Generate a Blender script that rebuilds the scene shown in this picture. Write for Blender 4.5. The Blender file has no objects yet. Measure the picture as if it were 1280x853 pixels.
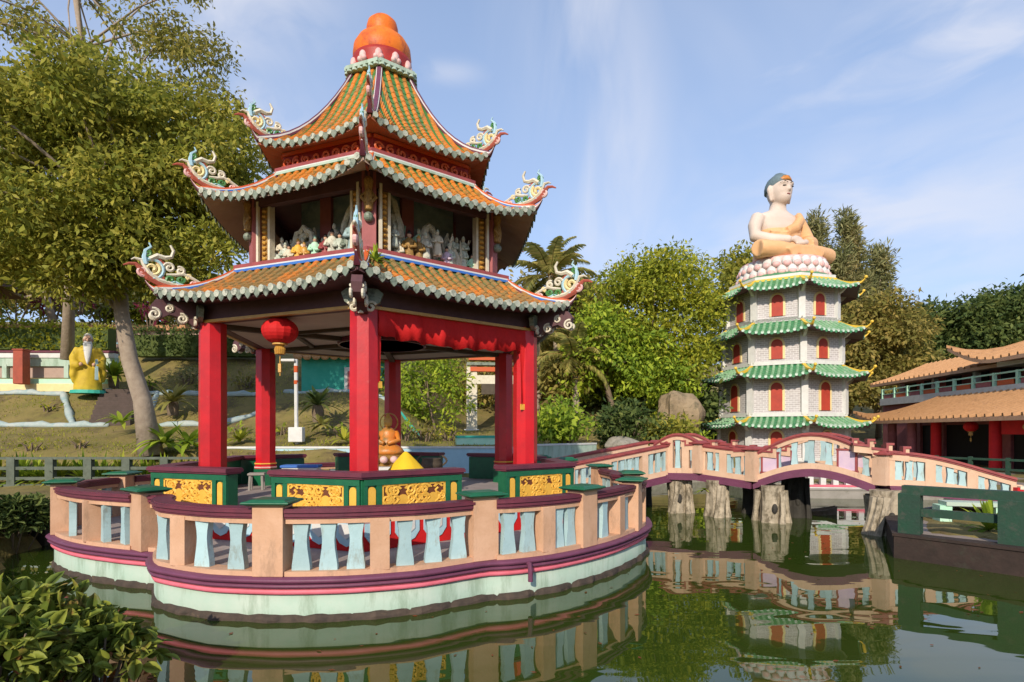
import bpy, math, random
import numpy as np
from mathutils import Vector, Matrix
random.seed(7)
rng = np.random.default_rng(7)
R_ = math.radians
sc = bpy.context.scene
COL = sc.collection

# ------------------------------------------------------------------ camera, sky, sun, exposure
HC, F0, Y0 = 2.4, 711.0, 539.0            # eye height above the pond, focal length in px of a 1280 px wide frame
cd = bpy.data.cameras.new('camera'); cam = bpy.data.objects.new('camera', cd); COL.objects.link(cam)
cam.location = (0, 0, HC); cam.rotation_euler = (R_(90), 0, 0)
cd.sensor_width = 36.0; cd.lens = 36.0 * F0 / 1280.0
cd.shift_y = (Y0 - 426.5) / 1280.0
cd.clip_start = 0.1; cd.clip_end = 4000
sc.camera = cam

SUN_AZ, SUN_EL = R_(-14), R_(28)          # azimuth from straight behind the camera, + = to the right
w = bpy.data.worlds.new('World'); sc.world = w; w.use_nodes = True
nt = w.node_tree; nt.nodes.clear()
def N(nt, t, **kw):
    n = nt.nodes.new(t)
    for k, v in kw.items(): setattr(n, k, v)
    return n
L = nt.links.new
sky = N(nt, 'ShaderNodeTexSky'); sky.sky_type = 'NISHITA'; sky.sun_disc = False
sky.sun_elevation = SUN_EL; sky.sun_rotation = math.pi - SUN_AZ
sky.air_density = 1.0; sky.dust_density = 0.6; sky.ozone_density = 2.2
tc = N(nt, 'ShaderNodeTexCoord')
sep = N(nt, 'ShaderNodeSeparateXYZ'); L(tc.outputs['Generated'], sep.inputs[0])
zz = N(nt, 'ShaderNodeMath', operation='ADD'); L(sep.outputs['Z'], zz.inputs[0]); zz.inputs[1].default_value = 0.12
zm = N(nt, 'ShaderNodeMath', operation='MAXIMUM'); L(zz.outputs[0], zm.inputs[0]); zm.inputs[1].default_value = 0.05
dx = N(nt, 'ShaderNodeMath', operation='DIVIDE'); L(sep.outputs['X'], dx.inputs[0]); L(zm.outputs[0], dx.inputs[1])
dy = N(nt, 'ShaderNodeMath', operation='DIVIDE'); L(sep.outputs['Y'], dy.inputs[0]); L(zm.outputs[0], dy.inputs[1])
cmb = N(nt, 'ShaderNodeCombineXYZ'); L(dx.outputs[0], cmb.inputs[0]); L(dy.outputs[0], cmb.inputs[1])
def cloud(scale, rot, stretch, loc, lo, hi, detail=6, dist=0.6):
    m = N(nt, 'ShaderNodeMapping'); m.inputs['Rotation'].default_value = (0, 0, R_(rot))
    m.inputs['Scale'].default_value = (scale * stretch, scale, 1); m.inputs['Location'].default_value = loc
    L(cmb.outputs[0], m.inputs[0])
    n = N(nt, 'ShaderNodeTexNoise'); n.inputs['Scale'].default_value = 1; n.inputs['Detail'].default_value = detail
    n.inputs['Roughness'].default_value = 0.55; n.inputs['Distortion'].default_value = dist
    L(m.outputs[0], n.inputs['Vector'])
    r = N(nt, 'ShaderNodeMapRange'); r.inputs['From Min'].default_value = lo; r.inputs['From Max'].default_value = hi
    r.interpolation_type = 'SMOOTHSTEP'; L(n.outputs['Fac'], r.inputs['Value']); return r.outputs[0]
c1 = cloud(0.55, 10, 2.0, (3.3, 0.7, 0), 0.42, 0.86, 4, 0.8)     # wisps combed along the view
c2 = cloud(0.9, -30, 1.2, (-1.35, 2.2, 0), 0.56, 0.84, 8, 0.3)    # a few soft puffs
# one tall plume of cirrus and a puff bank, placed by compass direction
def lobe(az, waz, el, wel, lo, hi, scale, stretch, amt):
    def ma(op, a, b_=None):
        n = N(nt, 'ShaderNodeMath', operation=op)
        for i, v in enumerate((a, b_)):
            if v is None: continue
            if isinstance(v, (int, float)): n.inputs[i].default_value = v
            else: L(v, n.inputs[i])
        return n.outputs[0]
    A = ma('ARCTAN2', sep.outputs['X'], sep.outputs['Y']); E = ma('ARCSINE', sep.outputs['Z'])
    c = N(nt, 'ShaderNodeCombineXYZ'); L(A, c.inputs[0]); L(E, c.inputs[1])
    m = N(nt, 'ShaderNodeMapping'); m.inputs['Scale'].default_value = (scale, scale * stretch, 1); L(c.outputs[0], m.inputs[0])
    n = N(nt, 'ShaderNodeTexNoise'); n.inputs['Scale'].default_value = 1; n.inputs['Detail'].default_value = 6; n.inputs['Distortion'].default_value = .5; L(m.outputs[0], n.inputs['Vector'])
    wob = ma('MULTIPLY', ma('SUBTRACT', n.outputs['Fac'], .5), waz * 1.2)
    da = ma('DIVIDE', ma('SUBTRACT', ma('ADD', A, wob), az), waz); de = ma('DIVIDE', ma('SUBTRACT', E, el), wel)
    g_ = ma('POWER', 2.718, ma('MULTIPLY', ma('ADD', ma('MULTIPLY', da, da), ma('MULTIPLY', de, de)), -1.0))
    r = N(nt, 'ShaderNodeMapRange'); r.inputs['From Min'].default_value = lo; r.inputs['From Max'].default_value = hi; L(n.outputs['Fac'], r.inputs['Value'])
    return ma('MULTIPLY', ma('MULTIPLY', g_, r.outputs[0]), amt)
lobes = [lobe(.19, .075, .42, .24, .28, .60, 9, .25, .95), lobe(.13, .10, .66, .16, .34, .62, 8, .4, .8), lobe(-.46, .16, .62, .10, .34, .60, 6, 1.6, 1.0), lobe(-.40, .07, .46, .05, .30, .60, 10, 1.6, .9), lobe(-.10, .05, .56, .015, .3, .6, 12, 2, .45), lobe(.62, .30, .30, .10, .30, .62, 5, 3.0, .85), lobe(.75, .25, .50, .07, .34, .60, 6, 3.2, .8)]
acc = c2
for q_ in lobes:
    n_ = N(nt, 'ShaderNodeMath', operation='MAXIMUM'); L(acc, n_.inputs[0]); L(q_, n_.inputs[1]); acc = n_.outputs[0]
c1h = N(nt, 'ShaderNodeMath', operation='MULTIPLY'); L(c1, c1h.inputs[0]); c1h.inputs[1].default_value = 0.6
mx = N(nt, 'ShaderNodeMath', operation='MAXIMUM'); L(c1h.outputs[0], mx.inputs[0]); L(acc, mx.inputs[1])
cl = N(nt, 'ShaderNodeMath', operation='MULTIPLY'); L(mx.outputs[0], cl.inputs[0]); cl.inputs[1].default_value = 0.75
# thin veil that thickens towards the horizon
vz = N(nt, 'ShaderNodeMapRange'); vz.inputs['From Min'].default_value = 0.75; vz.inputs['From Max'].default_value = 0.0
vz.inputs['To Min'].default_value = 0.34; vz.inputs['To Max'].default_value = 0.80; L(sep.outputs['Z'], vz.inputs['Value'])
veil = N(nt, 'ShaderNodeMix', data_type='RGBA'); L(vz.outputs[0], veil.inputs[0]); L(sky.outputs[0], veil.inputs[6])
veil.inputs[7].default_value = (2.9, 3.75, 5.6, 1)
mixc = N(nt, 'ShaderNodeMix', data_type='RGBA'); L(cl.outputs[0], mixc.inputs[0]); L(veil.outputs[2], mixc.inputs[6])
mixc.inputs[7].default_value = (4.7, 4.75, 5.2, 1)
bg = N(nt, 'ShaderNodeBackground'); bg.inputs['Strength'].default_value = 0.122; L(mixc.outputs[2], bg.inputs[0])
wo = N(nt, 'ShaderNodeOutputWorld'); L(bg.outputs[0], wo.inputs[0])

sl = bpy.data.lights.new('sun', 'SUN'); sl.energy = 2.95; sl.angle = R_(0.6); sl.color = (1.0, 0.89, 0.73)
so = bpy.data.objects.new('sun', sl); COL.objects.link(so)
sdir = Vector((math.sin(SUN_AZ) * math.cos(SUN_EL), -math.cos(SUN_AZ) * math.cos(SUN_EL), math.sin(SUN_EL)))
so.rotation_euler = sdir.to_track_quat('Z', 'Y').to_euler(); so.location = (0, -10, 30)
vs = sc.view_settings; vs.view_transform = 'Standard'; vs.look = 'None'; vs.gamma = 1; vs.use_curve_mapping = False
vs.exposure = 0.57
sc.cycles.max_bounces = 8; sc.cycles.diffuse_bounces = 4; sc.cycles.glossy_bounces = 3; sc.cycles.transmission_bounces = 4
sc.cycles.use_denoising = True; sc.cycles.caustics_reflective = False; sc.cycles.caustics_refractive = False

def at(px, py, d):
    return Vector(((px - 640) / F0 * d, d, HC + (Y0 - py) / F0 * d))

# ------------------------------------------------------------------ materials
M = {}
def mat(name, col, col2=None, scale=6.0, rough=0.6, bump=0.15, bscale=40.0, streak=0.0, dirt=None, spec=0.35, island=0.0, trans=0.0, objvar=0.0):
    m = bpy.data.materials.new(name); m.use_nodes = True
    t = m.node_tree; b = t.nodes['Principled BSDF']; l = t.links.new
    b.inputs['Roughness'].default_value = rough; b.inputs['Specular IOR Level'].default_value = spec
    g = N(t, 'ShaderNodeNewGeometry')
    col2 = col2 or tuple(c * 0.78 for c in col)
    n = N(t, 'ShaderNodeTexNoise'); n.inputs['Scale'].default_value = scale; n.inputs['Detail'].default_value = 5
    n.inputs['Roughness'].default_value = 0.65; l(g.outputs['Position'], n.inputs['Vector'])
    r = N(t, 'ShaderNodeMapRange'); r.inputs['From Min'].default_value = 0.35; r.inputs['From Max'].default_value = 0.68
    l(n.outputs['Fac'], r.inputs['Value'])
    mx = N(t, 'ShaderNodeMix', data_type='RGBA'); l(r.outputs[0], mx.inputs[0])
    mx.inputs[6].default_value = (*col, 1); mx.inputs[7].default_value = (*col2, 1)
    out = mx.outputs[2]
    if dirt:                       # worn patches with a colour of their own
        n2 = N(t, 'ShaderNodeTexNoise'); n2.inputs['Scale'].default_value = dirt[1]; n2.inputs['Detail'].default_value = 8
        n2.inputs['Roughness'].default_value = 0.75
        if streak:
            mp = N(t, 'ShaderNodeMapping'); mp.inputs['Scale'].default_value = (1, 1, streak); l(g.outputs['Position'], mp.inputs[0]); l(mp.outputs[0], n2.inputs['Vector'])
        else: l(g.outputs['Position'], n2.inputs['Vector'])
        r2 = N(t, 'ShaderNodeMapRange'); r2.inputs['From Min'].default_value = dirt[2]; r2.inputs['From Max'].default_value = dirt[2] + 0.12
        r2.inputs['To Max'].default_value = dirt[3]
        l(n2.outputs['Fac'], r2.inputs['Value'])
        m2 = N(t, 'ShaderNodeMix', data_type='RGBA'); l(r2.outputs[0], m2.inputs[0]); l(out, m2.inputs[6]); m2.inputs[7].default_value = (*dirt[0], 1)
        out = m2.outputs[2]
    if island:
        h = N(t, 'ShaderNodeMapRange'); h.inputs['To Min'].default_value = 1 - island; h.inputs['To Max'].default_value = 1 + island
        l(g.outputs['Random Per Island'], h.inputs['Value'])
        m3 = N(t, 'ShaderNodeHueSaturation'); l(h.outputs[0], m3.inputs['Value']); l(out, m3.inputs['Color'])
        h2 = N(t, 'ShaderNodeMath', operation='MULTIPLY_ADD'); h2.inputs[1].default_value = -0.05; h2.inputs[2].default_value = 0.525
        l(g.outputs['Random Per Island'], h2.inputs[0]); l(h2.outputs[0], m3.inputs['Hue'])
        out = m3.outputs[0]
    if objvar:                     # painted by hand, piece by piece: slightly different shades
        oi = N(t, 'ShaderNodeObjectInfo'); ov = N(t, 'ShaderNodeMapRange')
        ov.inputs['To Min'].default_value = 1 - objvar; ov.inputs['To Max'].default_value = 1 + objvar
        l(oi.outputs['Random'], ov.inputs['Value']); m4 = N(t, 'ShaderNodeHueSaturation')
        l(ov.outputs[0], m4.inputs['Value']); l(out, m4.inputs['Color']); out = m4.outputs[0]
    l(out, b.inputs['Base Color'])
    if bump:
        n3 = N(t, 'ShaderNodeTexNoise'); n3.inputs['Scale'].default_value = bscale; n3.inputs['Detail'].default_value = 4
        l(g.outputs['Position'], n3.inputs['Vector'])
        bp = N(t, 'ShaderNodeBump'); bp.inputs['Strength'].default_value = bump; bp.inputs['Distance'].default_value = 0.02
        l(n3.outputs['Fac'], bp.inputs['Height']); l(bp.outputs[0], b.inputs['Normal'])
    if trans:
        tr = N(t, 'ShaderNodeBsdfTranslucent'); l(out, tr.inputs[0])
        ms = N(t, 'ShaderNodeMixShader'); ms.inputs[0].default_value = trans
        l(b.outputs[0], ms.inputs[1]); l(tr.outputs[0], ms.inputs[2]); l(ms.outputs[0], t.nodes['Material Output'].inputs[0])
    M[name] = m; return m

grime = (0.05, 0.045, 0.035)
mat('red', (0.58, 0.008, 0.014), (0.42, 0.008, 0.014), 2.5, 0.38, 0.08, 30, spec=0.5, dirt=((0.40, 0.13, 0.11), 7, 0.61, 0.5), objvar=.06)
mat('redbright', (0.62, 0.012, 0.012), (0.5, 0.01, 0.012), 3, 0.75, 0.2, 25)
mat('peach', (0.62, 0.375, 0.24), (0.54, 0.31, 0.185), 3, 0.75, 0.2, 35, dirt=((0.36, 0.22, 0.14), 4.5, 0.54, 0.65), streak=0.3, objvar=.07)
mat('maroon', (0.16, 0.035, 0.055), (0.11, 0.028, 0.045), 4, 0.45, 0.12, 30, dirt=((0.3, 0.16, 0.15), 6, 0.66, 0.4))
mat('purple', (0.17, 0.05, 0.10), (0.13, 0.04, 0.075), 4, 0.5, 0.15, 30, dirt=((0.34, 0.2, 0.22), 5, 0.62, 0.5), streak=0.4)
mat('pink', (0.72, 0.17, 0.23), (0.62, 0.13, 0.17), 4, 0.55, 0.12, 30, dirt=((0.4, 0.2, 0.16), 5, 0.62, 0.5), streak=0.3)
mat('palegreen', (0.38, 0.51, 0.41), (0.46, 0.54, 0.45), 2, 0.65, 0.15, 20, dirt=((0.22, 0.30, 0.21), 2.6, 0.50, 0.7), streak=0.2)
mat('stain', (0.085, 0.06, 0.045), (0.045, 0.035, 0.028), 7, 0.85, 0.6, 12, dirt=((0.22, 0.15, 0.08), 4, 0.6, 0.7), streak=2.0)
mat('skyblue', (0.40, 0.56, 0.58), (0.35, 0.50, 0.52), 5, 0.65, 0.15, 30, dirt=((0.25, 0.26, 0.21), 6, 0.54, 0.7), streak=.35, objvar=.12)
mat('green', (0.012, 0.13, 0.055), (0.008, 0.095, 0.045), 5, 0.4, 0.1, 30, spec=0.5)
mat('yellow', (0.80, 0.46, 0.07), (0.72, 0.38, 0.05), 5, 0.55, 0.1, 40)
mat('carveback', (0.16, 0.05, 0.02), (0.10, 0.03, 0.015), 8, 0.8, 0.2)
mat('white', (0.68, 0.67, 0.64), (0.58, 0.57, 0.54), 3, 0.6, 0.1, 30, dirt=((0.40, 0.38, 0.34), 4, 0.62, 0.35), streak=0.3)
mat('ivory', (0.72, 0.66, 0.52), (0.58, 0.52, 0.40), 6, 0.6, 0.15)
mat('tileorange', (0.66, 0.20, 0.028), (0.50, 0.22, 0.045), 4, 0.38, 0.2, 30, spec=0.4, dirt=((0.17, 0.13, 0.05), 4, 0.50, 0.8))
mat('tilegreen', (0.04, 0.20, 0.05), (0.11, 0.22, 0.06), 4, 0.35, 0.2, 30, spec=0.5, dirt=((0.09, 0.08, 0.05), 5, 0.6, 0.6))
mat('tileorangeold', (0.70, 0.20, 0.03), (0.46, 0.22, 0.06), 2.5, 0.45, 0.25, 30, spec=0.35, dirt=((0.23, 0.17, 0.07), 2.0, 0.42, 0.85))
mat('tilegreenold', (0.05, 0.19, 0.06), (0.17, 0.19, 0.07), 2.0, 0.45, 0.25, 30, spec=0.4, dirt=((0.10, 0.08, 0.05), 3, 0.52, 0.7))
mat('dripwhite', (0.55, 0.54, 0.44), (0.34, 0.38, 0.30), 9, 0.5, 0.2, dirt=((0.10, 0.11, 0.08), 7, 0.52, 0.85))
mat('dripgreen', (0.17, 0.22, 0.17), (0.27, 0.29, 0.22), 9, 0.45, 0.2, dirt=((0.05, 0.055, 0.04), 7, 0.50, 0.85))
mat('soffit', (0.44, 0.31, 0.255), (0.35, 0.24, 0.195), 2, 0.8, 0.15, dirt=((0.2, 0.14, 0.11), 2.5, 0.6, 0.5))
mat('soffitred', (0.40, 0.13, 0.07), (0.32, 0.10, 0.06), 2, 0.7, 0.15)
mat('darkwood', (0.115, 0.05, 0.054), (0.08, 0.036, 0.042), 5, 0.6, 0.15)
mat('ceiling', (0.56, 0.50, 0.42), (0.46, 0.41, 0.34), 1.6, 0.85, 0.1, dirt=((0.3, 0.25, 0.2), 1.8, 0.6, 0.5))
mat('gold', (0.62, 0.34, 0.06), (0.50, 0.26, 0.05), 8, 0.4, 0.2, spec=0.6)
mat('goldbrown', (0.20, 0.10, 0.03), (0.45, 0.27, 0.07), 30, 0.5, 0.6, 60)
mat('frieze', (0.62, 0.09, 0.025), (0.52, 0.12, 0.03), 10, 0.5, 0.3)
mat('friezedark', (0.33, 0.02, 0.012), (0.25, 0.02, 0.012), 10, 0.5, 0.3)
mat('finialorange', (0.80, 0.20, 0.012), (0.68, 0.11, 0.01), 1.6, 0.5, 0.3, 18, spec=0.35, dirt=((0.36, 0.06, 0.02), 2.6, 0.50, 0.75), streak=.6)
mat('finialred', (0.40, 0.03, 0.02), (0.30, 0.025, 0.02), 4, 0.5, 0.15)
mat('petalpink', (0.70, 0.36, 0.34), (0.72, 0.54, 0.50), 4, 0.55, 0.15, dirt=((0.4, 0.3, 0.26), 5, 0.62, 0.5))
mat('brick', (0.30, 0.27, 0.27), (0.36, 0.32, 0.31), 14, 0.8, 0.2)
mat('mural', (0.12, 0.17, 0.21), (0.30, 0.35, 0.36), 3, 0.6, 0.15, 40, dirt=((0.28, 0.30, 0.29), 1.6, 0.52, 0.7), streak=5)
mat('rockwork', (0.68, 0.66, 0.54), (0.44, 0.43, 0.35), 14, 0.7, 0.5, 25, dirt=((0.09, 0.08, 0.06), 12, 0.54, 0.85))
mat('rockgreen', (0.40, 0.50, 0.40), (0.22, 0.30, 0.24), 12, 0.7, 0.4, 25, dirt=((0.08, 0.09, 0.07), 10, 0.54, 0.8))
mat('stone', (0.34, 0.31, 0.26), (0.22, 0.20, 0.16), 5, 0.9, 0.6, 14, dirt=((0.10, 0.10, 0.06), 4, 0.55, 0.7))
mat('rootstone', (0.50, 0.42, 0.31), (0.30, 0.25, 0.18), 5, 0.9, 0.9, 12, dirt=((0.10, 0.08, 0.05), 4.5, 0.49, 0.85), streak=0.5)
mat('darkstone', (0.055, 0.05, 0.042), (0.035, 0.032, 0.028), 5, 0.9, 0.5, 14)
mat('concrete', (0.33, 0.30, 0.27), (0.26, 0.24, 0.21), 3, 0.85, 0.3, 20, dirt=((0.15, 0.13, 0.10), 3, 0.58, 0.6))
mat('walkway', (0.36, 0.30, 0.27), (0.28, 0.23, 0.21), 3, 0.8, 0.15, 20)
mat('bankwall', (0.05, 0.032, 0.026), (0.032, 0.022, 0.018), 4, 0.9, 0.4, 18, dirt=((0.05, 0.05, 0.035), 3, 0.55, 0.6))
mat('fencegreen', (0.016, 0.06, 0.034), (0.022, 0.05, 0.034), 4, 0.7, 0.25, 20, dirt=((0.065, 0.07, 0.055), 6, 0.52, 0.7))
mat('fencegrey', (0.13, 0.15, 0.115), (0.08, 0.095, 0.07), 4, 0.8, 0.25, 20)
mat('bluewall', (0.42, 0.62, 0.70), (0.36, 0.55, 0.64), 3, 0.7, 0.1, 20)
mat('kerbblue', (0.28, 0.38, 0.38), (0.44, 0.47, 0.44), 3, 0.7, 0.3, 20)
mat('lavender', (0.56, 0.42, 0.56), (0.66, 0.50, 0.58), 5, 0.6, 0.15, dirt=((0.7, 0.68, 0.66), 3, 0.58, 0.6))
mat('tealwall', (0.03, 0.36, 0.27), (0.06, 0.44, 0.34), 1.4, 0.6, 0.15)
mat('mint', (0.42, 0.72, 0.52), (0.52, 0.76, 0.58), 3, 0.6, 0.1)
mat('orangeroof', (0.56, 0.30, 0.14), (0.44, 0.23, 0.10), 5, 0.7, 0.3, 20, dirt=((0.25, 0.13, 0.07), 3, 0.56, 0.6))
mat('orangeroof2', (0.17, 0.085, 0.045), (0.13, 0.065, 0.035), 5, 0.7, 0.3, 20)  # shadow lines between the tea house tile ribs put into a darker roof colour
mat('rosewall', (0.38, 0.12, 0.12), (0.30, 0.09, 0.09), 4, 0.7, 0.15)
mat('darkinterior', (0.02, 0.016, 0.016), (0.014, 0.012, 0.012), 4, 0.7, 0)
mat('yellowcloth', (0.80, 0.52, 0.02), (0.72, 0.44, 0.02), 4, 0.75, 0.3, 15)
mat('mustard', (0.62, 0.44, 0.03), (0.50, 0.34, 0.03), 4, 0.65, 0.3, 12)
mat('skin', (0.66, 0.55, 0.47), (0.60, 0.48, 0.40), 0.8, 0.6, 0.08)
mat('oldskin', (0.60, 0.36, 0.24), (0.52, 0.30, 0.20), 3, 0.6, 0.1)
mat('robe', (0.74, 0.44, 0.22), (0.68, 0.36, 0.16), 0.9, 0.6, 0.4, 3.0)
mat('hairblue', (0.16, 0.22, 0.24), (0.10, 0.14, 0.16), 8, 0.7, 0.8, 30)
mat('black', (0.012, 0.012, 0.014), (0.02, 0.018, 0.018), 6, 0.6, 0.1)
mat('blue', (0.04, 0.13, 0.50), (0.05, 0.18, 0.5), 6, 0.5, 0.1)
mat('bark', (0.20, 0.145, 0.10), (0.13, 0.095, 0.065), 4, 0.9, 0.9, 9, dirt=((0.30, 0.25, 0.19), 3, 0.56, 0.6))
mat('barkpale', (0.36, 0.29, 0.22), (0.26, 0.20, 0.15), 4, 0.9, 0.8, 9)
mat('timber', (0.10, 0.075, 0.05), (0.065, 0.05, 0.035), 4, 0.7, 0.2)
mat('lawn', (0.17, 0.145, 0.04), (0.25, 0.185, 0.065), 0.8, 0.95, 0.9, 18, dirt=((0.10, 0.07, 0.035), 0.9, 0.50, 0.75))
mat('paving', (0.30, 0.24, 0.20), (0.24, 0.19, 0.16), 2, 0.85, 0.2, 12)
mat('steps', (0.10, 0.07, 0.06), (0.075, 0.055, 0.045), 5, 0.85, 0.3)
LEAF = dict(rough=0.6, bump=0, spec=0.2, island=0.45, trans=0.45)
mat('leafmain', (0.279, 0.303, 0.041), (0.413, 0.387, 0.066), 0.7, **LEAF)
mat('leaftop', (0.279, 0.275, 0.054), (0.399, 0.345, 0.081), 0.7, **LEAF)
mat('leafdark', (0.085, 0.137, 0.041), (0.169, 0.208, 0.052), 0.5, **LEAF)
mat('leafgold', (0.426, 0.427, 0.039), (0.293, 0.345, 0.041), 0.4, **LEAF)
mat('leafolive', (0.372, 0.305, 0.074), (0.257, 0.239, 0.066), 0.4, **LEAF)
mat('leafbright', (0.375, 0.473, 0.041), (0.254, 0.365, 0.041), 0.6, **LEAF)
mat('leafgrey', (0.276, 0.300, 0.131), (0.390, 0.341, 0.139), 0.5, **LEAF)
mat('leafmagenta', (0.20, 0.025, 0.06), (0.30, 0.05, 0.09), 1.5, **LEAF)
mat('leafbig', (0.14, 0.20, 0.028), (0.25, 0.28, 0.045), 1.6, 0.5, 0, spec=0.22, island=0.4, trans=0.25, dirt=((0.22, 0.085, 0.045), 2.2, 0.53, 0.8))
mat('leafdry', (0.28, 0.12, 0.04), (0.20, 0.08, 0.03), 2, **LEAF)
mat('palmleaf', (0.439, 0.381, 0.100), (0.309, 0.309, 0.091), 0.7, **LEAF)
mat('palmdry', (0.32, 0.21, 0.07), (0.24, 0.16, 0.05), 0.7, **LEAF)

def water_mat():
    m = bpy.data.materials.new('pondwater'); m.use_nodes = True; t = m.node_tree; b = t.nodes['Principled BSDF']; l = t.links.new
    g = N(t, 'ShaderNodeNewGeometry')
    n = N(t, 'ShaderNodeTexNoise'); n.inputs['Scale'].default_value = 0.5; l(g.outputs['Position'], n.inputs['Vector'])
    mx = N(t, 'ShaderNodeMix', data_type='RGBA'); l(n.outputs['Fac'], mx.inputs[0])
    mx.inputs[6].default_value = (0.024, 0.044, 0.005, 1); mx.inputs[7].default_value = (0.038, 0.060, 0.008, 1)
    l(mx.outputs[2], b.inputs['Base Color'])
    b.inputs['Roughness'].default_value = 0.015; b.inputs['IOR'].default_value = 1.62
    mp = N(t, 'ShaderNodeMapping'); mp.inputs['Scale'].default_value = (0.55, 1.5, 1); mp.inputs['Rotation'].default_value = (0, 0, R_(8)); l(g.outputs['Position'], mp.inputs[0])
    n1 = N(t, 'ShaderNodeTexNoise'); n1.inputs['Scale'].default_value = 1.1; n1.inputs['Detail'].default_value = 1.6; n1.inputs['Roughness'].default_value = 0.45
    n1.inputs['Distortion'].default_value = 0.5; l(mp.outputs[0], n1.inputs['Vector'])
    bp = N(t, 'ShaderNodeBump'); bp.inputs['Strength'].default_value = 0.10; bp.inputs['Distance'].default_value = 0.06
    l(n1.outputs['Fac'], bp.inputs['Height']); l(bp.outputs[0], b.inputs['Normal'])
    M['water'] = m
water_mat()
mat('rosewin', (0.46, 0.055, 0.03), (0.36, 0.045, 0.028), 3, 0.55, 0.1)
mat('cream', (0.80, 0.66, 0.34), (0.74, 0.58, 0.28), 4, 0.6, 0.1)
mat('pgreen', (0.15, 0.36, 0.17), (0.30, 0.46, 0.30), 1.6, 0.45, 0.2, 20, spec=0.4, dirt=((0.50, 0.56, 0.46), 3, 0.52, 0.7))
mat('pgreen2', (0.04, 0.20, 0.08), (0.07, 0.26, 0.11), 2, 0.4, 0.2, 20, spec=0.5)
mat('pdrip', (0.62, 0.72, 0.62), (0.48, 0.62, 0.52), 5, 0.5, 0.1)
mat('pyellow', (0.80, 0.52, 0.05), (0.72, 0.46, 0.06), 4, 0.5, 0.1)
mat('bridgepeach', (0.68, 0.46, 0.32), (0.60, 0.38, 0.25), 3, 0.75, 0.2, 35, dirt=((0.38, 0.24, 0.17), 4.5, 0.55, 0.6), streak=0.3)
mat('tanrock', (0.34, 0.25, 0.15), (0.22, 0.16, 0.10), 2, 0.9, 0.9, 9, dirt=((0.10, 0.09, 0.05), 2.2, 0.52, 0.75))
mat('fadedred', (0.40, 0.085, 0.05), (0.30, 0.07, 0.045), 4, 0.75, 0.2)
mat('carvedpale', (0.62, 0.66, 0.56), (0.40, 0.46, 0.38), 9, 0.65, 0.4, 30, dirt=((0.22, 0.20, 0.15), 14, 0.52, 0.8))
mat('bridgered', (0.34, 0.075, 0.07), (0.24, 0.05, 0.055), 4, 0.5, 0.12, 30, dirt=((0.42, 0.24, 0.2), 6, 0.62, 0.5))
def brick_mat(cx, cy):
    m = M['brick']; t = m.node_tree; b = t.nodes['Principled BSDF']; l = t.links.new
    g = N(t, 'ShaderNodeNewGeometry'); s = N(t, 'ShaderNodeSeparateXYZ'); l(g.outputs['Position'], s.inputs[0])
    def ma(op, a, bb=None):
        n = N(t, 'ShaderNodeMath', operation=op)
        for i, v in enumerate((a, bb)):
            if v is None: continue
            if isinstance(v, (int, float)): n.inputs[i].default_value = v
            else: l(v, n.inputs[i])
        return n.outputs[0]
    an = ma('MULTIPLY', ma('ARCTAN2', ma('SUBTRACT', s.outputs[0], cx), ma('SUBTRACT', s.outputs[1], cy)), 3.6)
    c = N(t, 'ShaderNodeCombineXYZ'); l(an, c.inputs[0]); l(s.outputs[2], c.inputs[1])
    br = N(t, 'ShaderNodeTexBrick'); br.inputs['Scale'].default_value = 1.0; br.inputs['Brick Width'].default_value = 0.30
    br.inputs['Row Height'].default_value = 0.12; br.inputs['Mortar Size'].default_value = 0.014; br.inputs['Mortar Smooth'].default_value = 0.3
    br.inputs['Color1'].default_value = (0.42, 0.38, 0.38, 1); br.inputs['Color2'].default_value = (0.52, 0.48, 0.48, 1); br.inputs['Mortar'].default_value = (0.70, 0.68, 0.67, 1)
    l(c.outputs[0], br.inputs['Vector']); l(br.outputs['Color'], b.inputs['Base Color'])

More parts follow.
